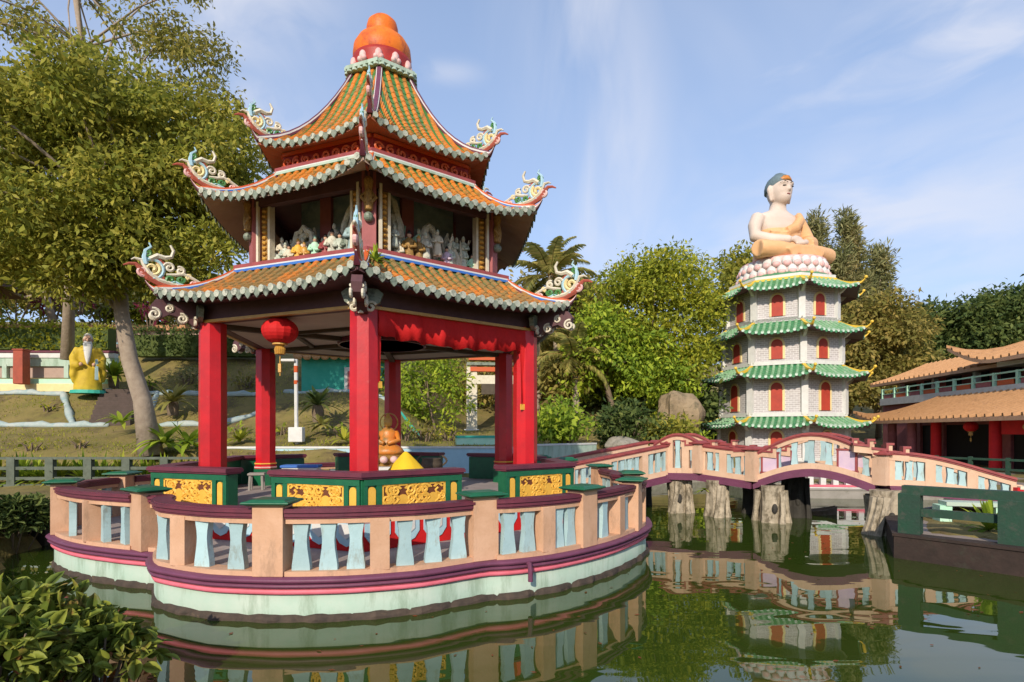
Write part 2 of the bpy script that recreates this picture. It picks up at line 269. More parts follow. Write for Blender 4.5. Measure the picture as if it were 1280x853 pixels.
# ------------------------------------------------------------------ mesh builder
class MB:
    def __init__(s): s.v = []; s.f = []; s.m = []
    def add(s, vs_, fs, mi=0):
        o = len(s.v); s.v += [tuple(p) for p in vs_]
        for f in fs: s.f.append(tuple(i + o for i in f)); s.m.append(mi)
        return s
    def box(s, c, sz, mi=0, rz=0.0, taper=1.0, bev=0.0):
        hx, hy, hz = sz[0] / 2, sz[1] / 2, sz[2] / 2; ca, sa = math.cos(rz), math.sin(rz)
        if bev:
            b = min(bev, hx * .9, hy * .9, hz * .9); lv = [(-hz, b), (-hz + b, 0), (hz - b, 0), (hz, b)]
        else: lv = [(-hz, 0), (hz, 0)]
        vv = []
        for z, i in lv:
            k = 1 + (taper - 1) * (z + hz) / (2 * hz)
            for x, y in ((-hx + i, -hy + i), (hx - i, -hy + i), (hx - i, hy - i), (-hx + i, hy - i)):
                x *= k; y *= k; vv.append((c[0] + x * ca - y * sa, c[1] + x * sa + y * ca, c[2] + z))
        n = len(lv); fs = [(3, 2, 1, 0), tuple(4 * (n - 1) + i for i in range(4))]
        for j in range(n - 1):
            for i in range(4): fs.append((4 * j + i, 4 * j + (i + 1) % 4, 4 * j + 4 + (i + 1) % 4, 4 * j + 4 + i))
        return s.add(vv, fs, mi)
    def loft(s, loops, mi=0, cap=True, closed=True):
        n = len(loops[0]); vv = [p for lp in loops for p in lp]; fs = []
        for j in range(len(loops) - 1):
            for i in range(n if closed else n - 1):
                fs.append((j * n + i, j * n + (i + 1) % n, (j + 1) * n + (i + 1) % n, (j + 1) * n + i))
        if cap: fs.append(tuple(range(n))[::-1]); fs.append(tuple((len(loops) - 1) * n + i for i in range(n)))
        return s.add(vv, fs, mi)
    def lathe(s, prof, c=(0, 0, 0), n=20, mi=0, ph=0.0, sx=1, sy=1, wob=0.0):
        lp = []
        for r, z in prof:
            lp.append([(c[0] + sx * r * math.cos(ph + 2 * math.pi * i / n) * (1 + wob * math.sin(5 * i + 9 * z)), c[1] + sy * r * math.sin(ph + 2 * math.pi * i / n) * (1 + wob * math.sin(3 * i + 7 * z)), c[2] + z) for i in range(n)])
        return s.loft(lp, mi)
    def tube(s, pts, r, n=6, mi=0, flat=1.0, cap=True):
        P = [Vector(p) for p in pts]; rr = r if hasattr(r, '__len__') else [r] * len(P)
        ref = None; lp = []
        for i, p in enumerate(P):
            d = (P[min(i + 1, len(P) - 1)] - P[max(i - 1, 0)])
            if d.length < 1e-9: d = Vector((0, 0, 1))
            d.normalize()
            if ref is None:
                a = Vector((0, 0, 1)) if abs(d.z) < .9 else Vector((1, 0, 0)); ref = d.cross(a).normalized()
            ref = (ref - d * ref.dot(d)); ref.normalize(); b = d.cross(ref)
            lp.append([p + (ref * math.cos(2 * math.pi * k / n) * flat + b * math.sin(2 * math.pi * k / n)) * rr[i] for k in range(n)])
        return s.loft(lp, mi, cap)
    def sweep(s, pts, w, h, mi=0, side=None, closed=False, z0=0.0):
        """upright rectangular section w wide, h high, its underside on the path (+z0)"""
        P = [Vector(p) for p in pts]; n = len(P); lp = []
        for i, p in enumerate(P):
            if closed: d = P[(i + 1) % n] - P[(i - 1) % n]
            else: d = P[min(i + 1, n - 1)] - P[max(i - 1, 0)]
            q = Vector((-d.y, d.x, 0)); q.normalize()
            zz = Vector((0, 0, 1))
            lp.append([p + q * w / 2 + zz * z0, p - q * w / 2 + zz * z0, p - q * w / 2 + zz * (z0 + h), p + q * w / 2 + zz * (z0 + h)])
        if closed: lp.append(lp[0])
        return s.loft(lp, mi, not closed)
    def prism(s, poly, z0, z1, mi=0):
        n = len(poly)
        return s.loft([[(x, y, z0) for x, y in poly], [(x, y, z1) for x, y in poly]], mi)
    def sphere(s, c, r, mi=0, n=12, m=8):
        r = r if hasattr(r, '__len__') else (r, r, r)
        prof = [(math.sin(math.pi * j / m), -math.cos(math.pi * j / m)) for j in range(m + 1)]
        prof[0] = (1e-3, -1); prof[-1] = (1e-3, 1)
        lp = [[(c[0] + r[0] * a * math.cos(2 * math.pi * i / n), c[1] + r[1] * a * math.sin(2 * math.pi * i / n), c[2] + r[2] * z) for i in range(n)] for a, z in prof]
        return s.loft(lp, mi)
    def plate(s, o, ux, uz, pts, th, mi=0):
        """a flat outline (2d points in the ux, uz directions from o) with thickness th along the plate's normal, both sides"""
        o = Vector(o); ux = Vector(ux); uz = Vector(uz); nn = ux.cross(uz).normalized() * th
        a = [o + ux * x + uz * z for x, z in pts]
        return s.loft([[p - nn * .5 for p in a], [p + nn * .5 for p in a]], mi)
    def move(s, mtx):
        s.v = [tuple(mtx @ Vector(p)) for p in s.v]; return s
    def build(s, name, mats, parent=None, smooth=False, loc=None):
        me = bpy.data.meshes.new(name); me.from_pydata(s.v, [], s.f)
        if not isinstance(mats, (list, tuple)): mats = [mats]
        for k in mats: me.materials.append(M[k])
        if len(mats) > 1: me.polygons.foreach_set('material_index', s.m)
        if smooth: me.polygons.foreach_set('use_smooth', [True] * len(s.f))
        me.update()
        import bmesh
        bm = bmesh.new(); bm.from_mesh(me); bmesh.ops.recalc_face_normals(bm, faces=bm.faces); bm.to_mesh(me); bm.free()
        o = bpy.data.objects.new(name, me); COL.objects.link(o)
        if parent is not None:
            o.parent = parent; o.matrix_parent_inverse = Matrix.Identity(4)
            p = parent; off = Vector((0, 0, 0)); rot = 0
            # parts are modelled in world space: undo the parents' placement
            mw = Matrix.Identity(4); ch = []
            while p is not None: ch.append(p); p = p.parent
            for q in reversed(ch): mw = mw @ Matrix.LocRotScale(q.location, q.rotation_euler, q.scale)
            me.transform(mw.inverted())
        elif loc is not None:
            me.transform(Matrix.Translation(-Vector(loc))); o.location = loc
        return o

def thing(name, label, cat, loc=(0, 0, 0), group=None, rz=0.0):
    o = bpy.data.objects.new(name, None); COL.objects.link(o); o.location = loc; o.rotation_euler = (0, 0, rz)
    o.empty_display_size = 0.2
    o['label'] = label; o['category'] = cat
    if group: o['group'] = group
    return o
def tag(o, label, cat, group=None, kind=None):
    o['label'] = label; o['category'] = cat
    if group: o['group'] = group
    if kind: o['kind'] = kind
    return o
def struct(o, label=None):
    o['kind'] = 'structure'
    if label: o['label'] = label
    return o
def copy_tree(o, parent=None):
    c = o.copy(); COL.objects.link(c); c.parent = parent
    for ch in [k for k in o.children]: copy_tree(ch, c)
    return c
def dirv(a): return Vector((math.sin(a), -math.cos(a), 0))
def tanv(a): return Vector((math.cos(a), math.sin(a), 0))
def interp(x, xs, ys): return float(np.interp(x, xs, ys))

# ------------------------------------------------------------------ tiled roofs on a regular polygon
class PolyRoof:
    def __init__(s, C, t, n, prof, lift, flare=0.0):
        s.C = Vector((C[0], C[1], 0)); s.t = t; s.n = n; s.lift = lift; s.flare = flare
        # smooth profile: quadratic through top, mid, eave
        (r0, z0), (r1, z1), (r2, z2) = prof
        s.R = lambda v: r0 + (r2 - r0) * v
        vm = (r1 - r0) / (r2 - r0)
        a = ((z1 - z0) - (z2 - z0) * vm) / (vm * vm - vm); b = (z2 - z0) - a
        s.z = lambda v: z0 + b * v + a * v * v
    def half(s, v): return s.R(v) * math.sin(math.pi / s.n)
    def pos(s, k, w, v):
        am = s.t + 2 * math.pi / s.n * (k + .5); R = s.R(v); h = s.half(v)
        u = min(1.0, abs(w) / h); e = v * v * u ** 3
        p = s.C + dirv(am) * (R * math.cos(math.pi / s.n)) + tanv(am) * w
        rad = (p - s.C); rad.z = 0
        p = p + rad.normalized() * s.flare * e
        p.z = s.z(v) + s.lift * e
        return p
    def corner(s, k, v):
        a = s.t + 2 * math.pi / s.n * k
        p = s.C + dirv(a) * (s.R(v) + s.flare * v * v); p.z = s.z(v) + s.lift * v * v; return p
    def tiles(s, name, pitch, amp, mats, parent, rows=13, step=0.018, vmin=0.0):
        vv = []; fs = []; mi = []
        hE = s.half(1.0); nr = int(2 * hE / pitch); p = 2 * hE / nr
        sh = [(-.5, 0), (-.26, 0.0), (-.21, .62), (-.09, 1.0), (.09, 1.0), (.21, .62), (.26, 0.0)]
        ws = []
        for i in range(nr):
            for q, hgt in sh: ws.append((-hE + (i + .5 + q) * p, hgt, abs(q) < .2))
        ws.append((hE, 0, False))
        for k in range(s.n):
            am = s.t + 2 * math.pi / s.n * (k + .5); nrm = (dirv(am) * .45 + Vector((0, 0, .9))).normalized()
            base = len(vv); nrow = 2 * rows
            for w_, hgt, bar in ws:
                v0 = vmin
                if abs(w_) > s.half(vmin):   # where this line meets the hip
                    lo, hi = vmin, 1.0
                    for _ in range(16):
                        md = (lo + hi) / 2
                        if s.half(md) < abs(w_): lo = md
                        else: hi = md
                    v0 = hi
                for j in range(nrow):
                    row = j // 2; v = (row + (j % 2)) / rows
                    vx = v0 + (1 - v0) * v
                    q = s.pos(k, w_, min(1, vx)) + nrm * (amp * hgt + (step if j % 2 else 0.0) + 0.01)
                    vv.append(tuple(q))
            for i in range(len(ws) - 1):
                for j in range(nrow - 1):
                    a = base + i * nrow + j
                    fs.append((a, a + 1, a + nrow + 1, a + nrow)); mi.append(0 if (ws[i][1] > 0 or ws[i + 1][1] > 0) else 1)
        b = MB(); b.v = vv; b.f = fs; b.m = mi
        return b.build(name, mats, parent)
    def drips(s, name, pitch, r, mats, parent, tongue=True):
        b = MB(); hE = s.half(1.0); nr = int(2 * hE / pitch); p = 2 * hE / nr
        for k in range(s.n):
            am = s.t + 2 * math.pi / s.n * (k + .5); out = dirv(am); ta = tanv(am)
            for i in range(nr):
                w_ = -hE + (i + .5) * p
                q = s.pos(k, w_, 1.0) + Vector((0, 0, r * .55))
                b.tube([q - out * .05, q + out * .03], r, 8, 0)
                q2 = s.pos(k, w_ + p / 2, 1.0) + out * .012 if i < nr - 1 else None
                if q2 is not None and tongue:
                    hw = p * .34
                    b.plate(q2, ta, (0, 0, 1), [(-hw, .04), (-hw, -.02), (-hw * .55, -.07), (0, -.105), (hw * .55, -.07), (hw, -.02), (hw, .04)], .02, 1)
        return b.build(name, mats, parent)
    def soffit(s, name, mats, parent, Rw, zw, thick=.07):
        b = MB()
        for k in range(s.n):
            h = s.half(1.0); am = s.t + 2 * math.pi / s.n * (k + .5)
            top = []; low = []; inn = []
            for i in range(13):
                u = -1 + 2 * i / 12
                q = s.pos(k, u * h, 1.0) - dirv(am) * .03
                top.append(q + Vector((0, 0, 0.0))); low.append(q - Vector((0, 0, thick)))
                iw = s.C + dirv(am) * (Rw * math.cos(math.pi / s.n)) + tanv(am) * (u * Rw * math.sin(math.pi / s.n)); iw.z = zw
                inn.append(iw)
            b.loft([top, low, inn], 0, False, False)
        return b.build(name, mats, parent)
    def hip(s, k, ext=0.35, rise=0.28, v0=0.0):
        pts = [s.corner(k, v0 + (1 - v0) * i / 10) for i in range(11)]
        a = s.t + 2 * math.pi / s.n * k; d = dirv(a); q = pts[-1]
        for i in range(1, 6):
            x = i / 5; pts.append(q + d * ext * x + Vector((0, 0, rise * x * x + .12 * x)))
        return pts
    @staticmethod
    def tsweep(b, P, w, h, mi, z0, n0, tip=.22):
        lp = []
        for i, p in enumerate(P):
            f = 1 if i <= n0 else 1 - (1 - tip) * ((i - n0) / (len(P) - 1 - n0)) ** .6
            d = P[min(i + 1, len(P) - 1)] - P[max(i - 1, 0)]; q = Vector((-d.y, d.x, 0)).normalized(); zz = Vector((0, 0, 1))
            lp.append([p + q * w * f / 2 + zz * z0 * f, p - q * w * f / 2 + zz * z0 * f, p - q * w * f / 2 + zz * (z0 + h) * f, p + q * w * f / 2 + zz * (z0 + h) * f])
        b.loft(lp, mi)
    def hips(s, name, parent, ext, rise, ks=None, sc_=1.0, mats=('maroon', 'white', 'frieze', 'blue')):
        for k in (ks if ks is not None else range(s.n)):
            b = MB(); P = s.hip(k, ext, rise)
            s.tsweep(b, P, .14 * sc_, .05 * sc_, 0, -.01, 9); s.tsweep(b, P, .115 * sc_, .04 * sc_, 1, .04 * sc_, 9); s.tsweep(b, P, .08 * sc_, .035 * sc_, 2, .08 * sc_, 9)
            if len(mats) > 3: b.sweep(P[4:9], .17 * sc_, .04 * sc_, 3, z0=.015)
            b.build(name, list(mats), parent)
    def topband(s, name, parent, mats, off=.02, sc_=1.0):
        b = MB(); P = [s.corner(k, 0.0) + dirv(s.t + 2 * math.pi / s.n * k) * off for k in range(s.n)]
        Q = []
        for k in range(s.n):
            for i in range(4): Q.append(P[k].lerp(P[(k + 1) % s.n], i / 4))
        b.sweep(Q, .20 * sc_, .045, 2, closed=True, z0=-.03); b.sweep(Q, .15 * sc_, .035, 1, closed=True, z0=.015); b.sweep(Q, .13 * sc_, .07, 0, closed=True, z0=.05)
        return b.build(name, mats, parent)

def spiral(c, r0, r1, a0, turns, n=18):
    return [(c[0] + (r0 + (r1 - r0) * i / n) * math.cos(a0 + turns * 2 * math.pi * i / n), c[1] + (r0 + (r1 - r0) * i / n) * math.sin(a0 + turns * 2 * math.pi * i / n)) for i in range(n + 1)]
ORN = [  # (polyline in radial/up metres, radii, material)
    ([(-1.0, .06), (-.6, .05), (-.2, .10), (.06, .22), (.2, .40), (.28, .48), (.40, .47), (.50, .42)], [.03, .045, .05, .055, .05, .035, .025, .012], 3),
    ([(-.9, .12), (-.5, .13), (-.15, .20), (.04, .33), (.14, .5), (.18, .58), (.30, .60), (.36, .56)], [.02, .035, .04, .04, .035, .03, .02, .01], 0),
    ([(.10, .50), (.12, .66), (.10, .80), (.0, .90), (.04, .98)], [.045, .04, .03, .02, .012], 4),
    ([(.02, .62), (-.12, .72), (-.26, .70), (-.38, .74), (-.42, .88), (-.36, 1.0)], [.05, .05, .04, .035, .028, .018], 0),
    (spiral((-.02, .42), .16, .03, 2.2, 1.4), .034, 1), (spiral((-.02, .42), .21, .21, 1.2, .55, 10), .03, 4),
    (spiral((-.34, .50), .11, .02, .2, 1.3), .026, 0), (spiral((-.36, .24), .10, .02, 3.4, 1.3), .03, 2), (spiral((-.56, .27), .085, .02, 2.6, 1.3), .026, 2),
    ([(-.28, .34), (-.46, .36), (-.62, .40), (-.78, .34), (-.95, .26), (-1.1, .22)], [.02, .03, .03, .028, .022, .012], 0),
    (spiral((-.80, .22), .07, .015, 2.0, 1.3), .022, 5), ([(-1.0, .16), (-1.2, .17), (-1.34, .22)], [.03, .024, .01], 0),
    (spiral((-.16, .60), .07, .02, 3.0, 1.2), .022, 3), (spiral((-.55, .46), .09, .02, 1.0, 1.3), .028, 0), (spiral((.16, .34), .10, .02, 4.0, 1.3), .03, 5), (spiral((-.18, .22), .08, .02, 0.5, 1.2), .026, 3), (spiral((-.72, .36), .06, .015, 5.0, 1.2), .022, 1),
 (spiral((.08, .74), .08, .02, 2.0, 1.2), .026, 2), ([(-.62, .14), (-.45, .2), (-.3, .16), (-.1, .22)], .028, 4),
]
def ornament(roof, k, parent, s=1.0, ext=.3, name='ridge_ornament', mats=('ivory', 'cream', 'tilegreen', 'fadedred', 'bluewall', 'petalpink')):
    a = roof.t + 2 * math.pi / roof.n * k; d = dirv(a); o = roof.corner(k, 1.0) + d * .03 + Vector((0, 0, .05))
    b = MB()
    for pl, r, m in ORN:
        pts = [o + d * (x * s) + Vector((0, 0, z * s)) for x, z in pl]
        rr = [q * s * 1.25 for q in r] if hasattr(r, '__len__') else r * s * 1.25
        b.tube(pts, rr, 6, m, flat=.8 if m == 3 else 1.2)
    return b.build(name, list(mats), parent)
# ------------------------------------------------------------------ the hexagonal pavilion on its island
PC = (-2.8475, 12.4955); PT = R_(8.0); PZ = 0.0
Cv = Vector((PC[0], PC[1], 0))
def hexv(k, R, z, t=PT):
    p = Cv + dirv(t + math.pi / 3 * k) * R; p.z = z; return p
CTRL = [(-180, 5.6), (-150, 5.75), (-120, 5.75), (-100, 5.55), (-92, 5.2), (-84, 5.55), (-74, 5.85), (-63, 5.82), (-52, 5.45), (-42, 5.1), (-34, 4.88), (-30.3, 4.80), (-26, 5.08), (-21, 5.33), (-9.5, 5.53), (0, 5.57), (8, 5.57), (17.6, 5.5),
        (24, 5.36), (28, 5.30), (32, 5.42), (39, 5.5), (48, 5.53), (62, 5.6), (73, 5.72), (84, 5.7), (92, 5.35), (100, 5.6), (120, 5.75), (150, 5.65), (180, 5.6)]
def pr(adeg):
    adeg = (adeg + 180) % 360 - 180
    return interp(adeg, [c[0] for c in CTRL], [c[1] for c in CTRL])
def rim(adeg, inset, z):
    p = Cv + dirv(R_(adeg)) * (pr(adeg) - inset); p.z = z; return p
ANG = [i * 1.5 - 180 for i in range(240)]
def ring_loop(off, z, wob=0.0):
    return [rim(a, -off + (wob * math.sin(a * .9) + wob * .6 * math.sin(a * 2.3 + 1)), z + (wob * .5 * math.sin(a * 1.7))) for a in ANG]
isl = thing('island_platform', 'lobed round island platform of painted concrete carrying the pavilion in the pond', 'platform', PC + (0,))
def bandring(name, secs, matn, smooth=True):
    b = MB(); b.loft([ring_loop(o, z) for o, z in secs], 0, False); return b.build(name, matn, isl, smooth)
b = MB(); b.loft([ring_loop(-.02, -.6), ring_loop(-.03, .0, .012), ring_loop(-.04, .08, .025), ring_loop(-.06, .13, .02), ring_loop(-.12, .15)], 0, False); b.build('stained_footing', 'stain', isl, False)
bandring('plinth', [(-.08, .07), (-.08, .395), (-.2, .40)], 'palegreen')
bandring('pink_band', [(-.1, .39), (-.04, .392), (-.03, .41), (-.03, .44), (-.05, .452), (-.02, .462), (-.02, .48)], 'pink')
bandring('moulding', [(-.05, .475), (.0, .478), (.02, .50), (.0, .525), (-.025, .53), (.03, .545), (.045, .575), (.03, .60), (-.12, .606), (-.4, .606)], 'purple')
b = MB(); b.loft([[rim(a, .12, .655) for a in ANG], [rim(a, .3, .655) for a in ANG], [Vector((Cv.x + (rim(a, 0, 0).x - Cv.x) * .2, Cv.y + (rim(a, 0, 0).y - Cv.y) * .2, .655)) for a in ANG]], 0, False); b.build('walkway', 'walkway', isl)
# raised inner floor with a painted lotus-scallop skirt
RW, TW = 4.3, R_(9.0)
def hexw(k, R, z): return hexv(k, R, z, TW)
b = MB(); b.loft([[hexw(k, RW + .06, .64) for k in range(6)], [hexw(k, RW + .06, 1.1) for k in range(6)]], 0, True); b.build('inner_floor', 'walkway', isl)
b = MB()
for k in range(6):
    A, B = hexw(k, RW + .075, 0), hexw(k + 1, RW + .075, 0); d = (B - A); Ln = d.length; d.normalize(); nn = Vector((d.y, -d.x, 0))
    b.plate(A + nn * .003 + Vector((0, 0, .66)), d, (0, 0, 1), [(.02, 0), (Ln - .02, 0), (Ln - .02, .40), (.02, .40)], .02, 0)
    m = 9
    for i in range(m):
        c = (i + .5) * Ln / m; hw = Ln / m * .42
        b.plate(A + nn * .018 + Vector((0, 0, .72)), d, (0, 0, 1), [(c - hw, .34), (c - hw, .16), (c - hw * .6, .05), (c, 0), (c + hw * .6, .05), (c + hw, .16), (c + hw, .34)], .02, 1)
        b.plate(A + nn * .033 + Vector((0, 0, .80)), d, (0, 0, 1), [(c - hw * .6, .25), (c - hw * .6, .12), (c, .03), (c + hw * .6, .12), (c + hw * .6, .25)], .012, 2)
b.build('lotus_skirt', ['redbright', 'bluewall', 'white'], isl)
b = MB()
q = rim(34.2, -.06, 0); b.tube([q + Vector((-.05, .08, .56)), q + Vector((0, 0, .54)), q + Vector((.01, -.01, .45)), q + Vector((.01, -.01, .30))], .035, 8, 0); b.build('drain_pipe', 'purple', isl)

# ---- balustrade round the island
bal = thing('balustrade', 'peach and pale blue balustrade with maroon rail round the island platform', 'balustrade', PC + (.6,))
IN = .20                      # inset of its centre line from the rim
def ang_for_px(px, lo, hi, inset=IN):
    best = None
    for i in range(2001):
        a = lo + (hi - lo) * i / 2000; q = rim(a, inset, 0); e = abs(640 + F0 * q.x / q.y - px)
        if best is None or e < best[0]: best = (e, a)
    return best[1]
posts = [ang_for_px(80, -75, -45), ang_for_px(183, -36, -25), ang_for_px(341, -8, 5), ang_for_px(602, 20, 34), ang_for_px(728, 38, 52), ang_for_px(790, 54, 72)]
pil = [ang_for_px(115, -60, -36), ang_for_px(231, -25, -10), ang_for_px(475, 5, 20), ang_for_px(680, 30, 44), ang_for_px(770, 48, 64)]
posts_all = sorted(posts + [86, 112, -84, -108, -132, -156, 178])
GAP = (114, 136)              # where the bridge lands
pil_all = sorted(pil + [75, 99, 157, -96, -120, -144, -169, -70])
def post(a, cap=True):
    b = MB(); q = rim(a, IN, 0); rz = R_(a)
    b.box((q.x, q.y, 1.04), (.38, .30, .88), 0, rz, 1.0, .012)
    o = b.build('post', 'peach', bal)
    c = MB(); c.box((q.x, q.y, 1.49), (.46, .38, .028), 0, rz, 1.2, .006); c.box((q.x, q.y, 1.52), (.60, .50, .032), 0, rz, .97, .012); c.box((q.x, q.y, 1.547), (.50, .40, .022), 0, rz, .8, .006)
    c.build('post_cap', 'green', o)
for a in posts_all: post(a)
for a in pil_all:
    b = MB(); q = rim(a, IN, 0); b.box((q.x, q.y, .97), (.24, .24, .66), 0, R_(a), 1, .01); b.build('pilaster', 'peach', bal)
stops = sorted([(a, .20) for a in posts_all] + [(a, .125) for a in pil_all])
def arc(a0, a1, inset, z, n=10): return [rim(a0 + (a1 - a0) * i / n, inset, z) for i in range(n + 1)]
NB = {}
def baluster(q, rz, hs=1.0):
    b = MB(); lp = []
    for z, w_ in ((0, .112), (.06, .110), (.16, .096), (.27, .080), (.37, .074), (.46, .080), (.53, .092), (.60, .10)):
        ca, sa = math.cos(rz), math.sin(rz)
        lp.append([(q.x + x * ca - y * sa, q.y + x * sa + y * ca, .665 + z * hs) for x, y in ((-w_, -.05), (w_, -.05), (w_, .05), (-w_, .05))])
    b.loft(lp, 0); b.build('baluster', 'skyblue', bal)
for i in range(len(posts_all)):
    a0 = posts_all[i]; a1 = posts_all[(i + 1) % len(posts_all)]
    if a1 < a0: a1 += 360
    if a0 < GAP[0] and a1 > GAP[1]: continue
    # maroon handrail and peach beam and kerb between two posts
    h = .19 / 5.3 * 180 / math.pi
    b = MB(); P = arc(a0 + h, a1 - h, IN, 0, 14)
    b.sweep(P, .22, .025, 0, z0=1.315); b.sweep(P, .26, .035, 0, z0=1.34); b.sweep(P, .24, .015, 0, z0=1.375); b.sweep(P, .29, .036, 0, z0=1.39); b.sweep(P, .23, .016, 0, z0=1.426)
    b.build('handrail', 'maroon', bal)
    b = MB(); b.sweep(P, .18, .065, 0, z0=1.25); b.sweep(P, .24, .065, 0, z0=.60); b.build('beam', 'peach', bal)
    seg = [s for s in stops if a0 - .01 <= s[0] <= a1 + .01] + [(s[0] + 360, s[1]) for s in stops if a0 - .01 <= s[0] + 360 <= a1 + .01]
    for j in range(len(seg) - 1):
        s0, s1 = seg[j][0] + seg[j][1] / 5.3 * 57.3, seg[j + 1][0] - seg[j + 1][1] / 5.3 * 57.3
        Ln = (rim(s0, IN, 0) - rim(s1, IN, 0)).length
        n = max(1, round(Ln / .36)); n = {(2, 0): 3, (2, 1): 3, (1, 1): 2, (1, 0): 2, (0, 0): 1, (0, 1): 2, (3, 0): 2, (3, 1): 2, (4, 0): 1, (4, 1): 1}.get((posts.index(a0), j), n) if a0 in posts else n
        for q in range(n):
            a = s0 + (s1 - s0) * (q + .5) / n; baluster(rim(a, IN, 0), R_(a))

# ---- carved parapet walls round the columns, one at each corner of the raised floor
def fret(b, o, ux, wd, ht, nn):
    """yellow fretwork: arched plates between curls, standing proud of a dark ground"""
    uz = Vector((0, 0, 1)); th = .022
    b.plate(o + nn * .004, ux, uz, [(0, 0), (wd, 0), (wd, ht), (0, ht)], .012, 1)
    P = o + nn * .012
    for (x0, x1) in ((0, .035), (wd - .035, wd)): b.plate(P, ux, uz, [(x0, 0), (x1, 0), (x1, ht), (x0, ht)], th, 0)
    b.plate(P, ux, uz, [(0, ht - .03), (wd, ht - .03), (wd, ht), (0, ht)], th, 0); b.plate(P, ux, uz, [(0, 0), (wd, 0), (wd, .03), (0, .03)], th, 0)
    def arch(c, hw, h0, h1):
        return [(c - hw, h0)] + [(c - hw * math.cos(math.pi * i / 8), h1 - hw + hw * math.sin(math.pi * i / 8)) for i in range(9)] + [(c + hw, h0)]
    for c in (.32, .80): b.plate(P, ux, uz, arch(wd * c, wd * .085, 0, ht * .66), th, 0)
    for cx in (.14, .20, .44, .56, .66, .93, .07):
        for cz, r in ((.80, .085), (.52, .07), (.26, .07), (.08, .05)):
            if cx in (.07, .93) and r > .08: continue
            sg = 1 if (cx * 100) % 2 < 1 else -1
            pl = spiral((wd * cx, ht * cz), r, .018, .6 * sg + cx * 9, 1.35 * sg, 12)
            b.tube([P + ux * x + uz * z for x, z in pl], .024, 5, 0)
    for cx in (.22, .42, .56, .70, .88):
        b.plate(P, ux, uz, [(wd * cx - .03, ht * .98), (wd * cx - .09, ht * .85), (wd * cx - .06, ht * .82), (wd * cx, ht * .92), (wd * cx + .06, ht * .82), (wd * cx + .09, ht * .85), (wd * cx + .03, ht * .98)], th, 0)
        b.tube([P + ux * (wd * cx + .05 * math.sin(i * 1.25)) + uz * (ht * .05 + i * ht * .075) for i in range(11)], .022, 5, 0)
par_lab = ['carved yellow and green parapet wrapping the front red column nearest the camera', 'carved yellow and green parapet at the right front red column', 'dark green parapet behind the right rear red column', 'dark green parapet at the rear red column seen past the yellow cover',
           'green parapet behind the left rear red column', 'carved yellow and green parapet below the sunlit left red column']
par_k = [0, 1, 2, 3, 4, 5]
for k in range(6):
    V0 = hexw(k, RW, 1.1)
    pw = thing('parapet_wall', par_lab[k], 'parapet', tuple(V0), 'parapet walls round the pavilion floor')
    for sg in (1, -1):
        V1 = hexw(k + sg, RW, 1.1); d = (V1 - V0); d.normalize(); Ln = RW * (.40 if sg > 0 else .385)
        nn = (V0 + V1) / 2 - Cv; nn.z = 0; nn.normalize()
        uz = Vector((0, 0, 1)); th = .20; X0 = .12
        if sg > 0:
            ca = hexw(k, RW, 1.1)
        b = MB()
        inn = -nn * th
        off = d * (th * .577)
        b.loft([[V0, V0 + d * Ln, V0 + d * Ln + inn, V0 + inn + off], [p + uz * .59 for p in (V0, V0 + d * Ln, V0 + d * Ln + inn, V0 + inn + off)]], 0)
        # raised green stiles between the panels
        for (x0, x1) in ((.02, .075), (.215, .30), (Ln - .31, Ln - .225), (Ln - .075, Ln - .003)):
            b.plate(V0 + nn * .016, d, uz, [(x0, 0), (x1, 0), (x1, .50), (x0, .50)], .03, 0)
        b.plate(V0 + nn * .019, d, uz, [(.02, .50), (Ln - .003, .50), (Ln - .003, .588), (.02, .588)], .036, 0)
        b.build('wall_body', 'green', pw)
        b = MB(); fret(b, V0 + d * .30 + uz * .03, d, Ln - .61, .47, nn); b.build('carved_panel', ['yellow', 'carveback'], pw)
        for c, hw in ((.145, .06), (Ln - .15, .055)):
            b = MB(); b.plate(V0 + nn * .012, d, uz, [(c - hw, .03), (c + hw, .03)] + [(c + hw * math.cos(math.pi * i / 8), .42 + hw * math.sin(math.pi * i / 8)) for i in range(9)] + [(c - hw, .03)][:0], .022, 0); b.build('arch_panel', 'yellow', pw)
        b = MB()
        for wd, z0, h in ((.30, .60, .03), (.36, .63, .045), (.33, .675, .02)):
            e = (wd - th) / 2; A = V0 + nn * e - d * 0 + d * (-e * .577); B = V0 + d * (Ln + e * .5) + nn * e
            Cq = V0 + d * (Ln + e * .5) - nn * (th + e); D = V0 - nn * (th + e) + d * ((th + e) * .577)
            b.loft([[p + uz * z0 for p in (A, B, Cq, D)], [p + uz * (z0 + h) for p in (A, B, Cq, D)]], 0)
        b.build('coping', 'maroon', pw)

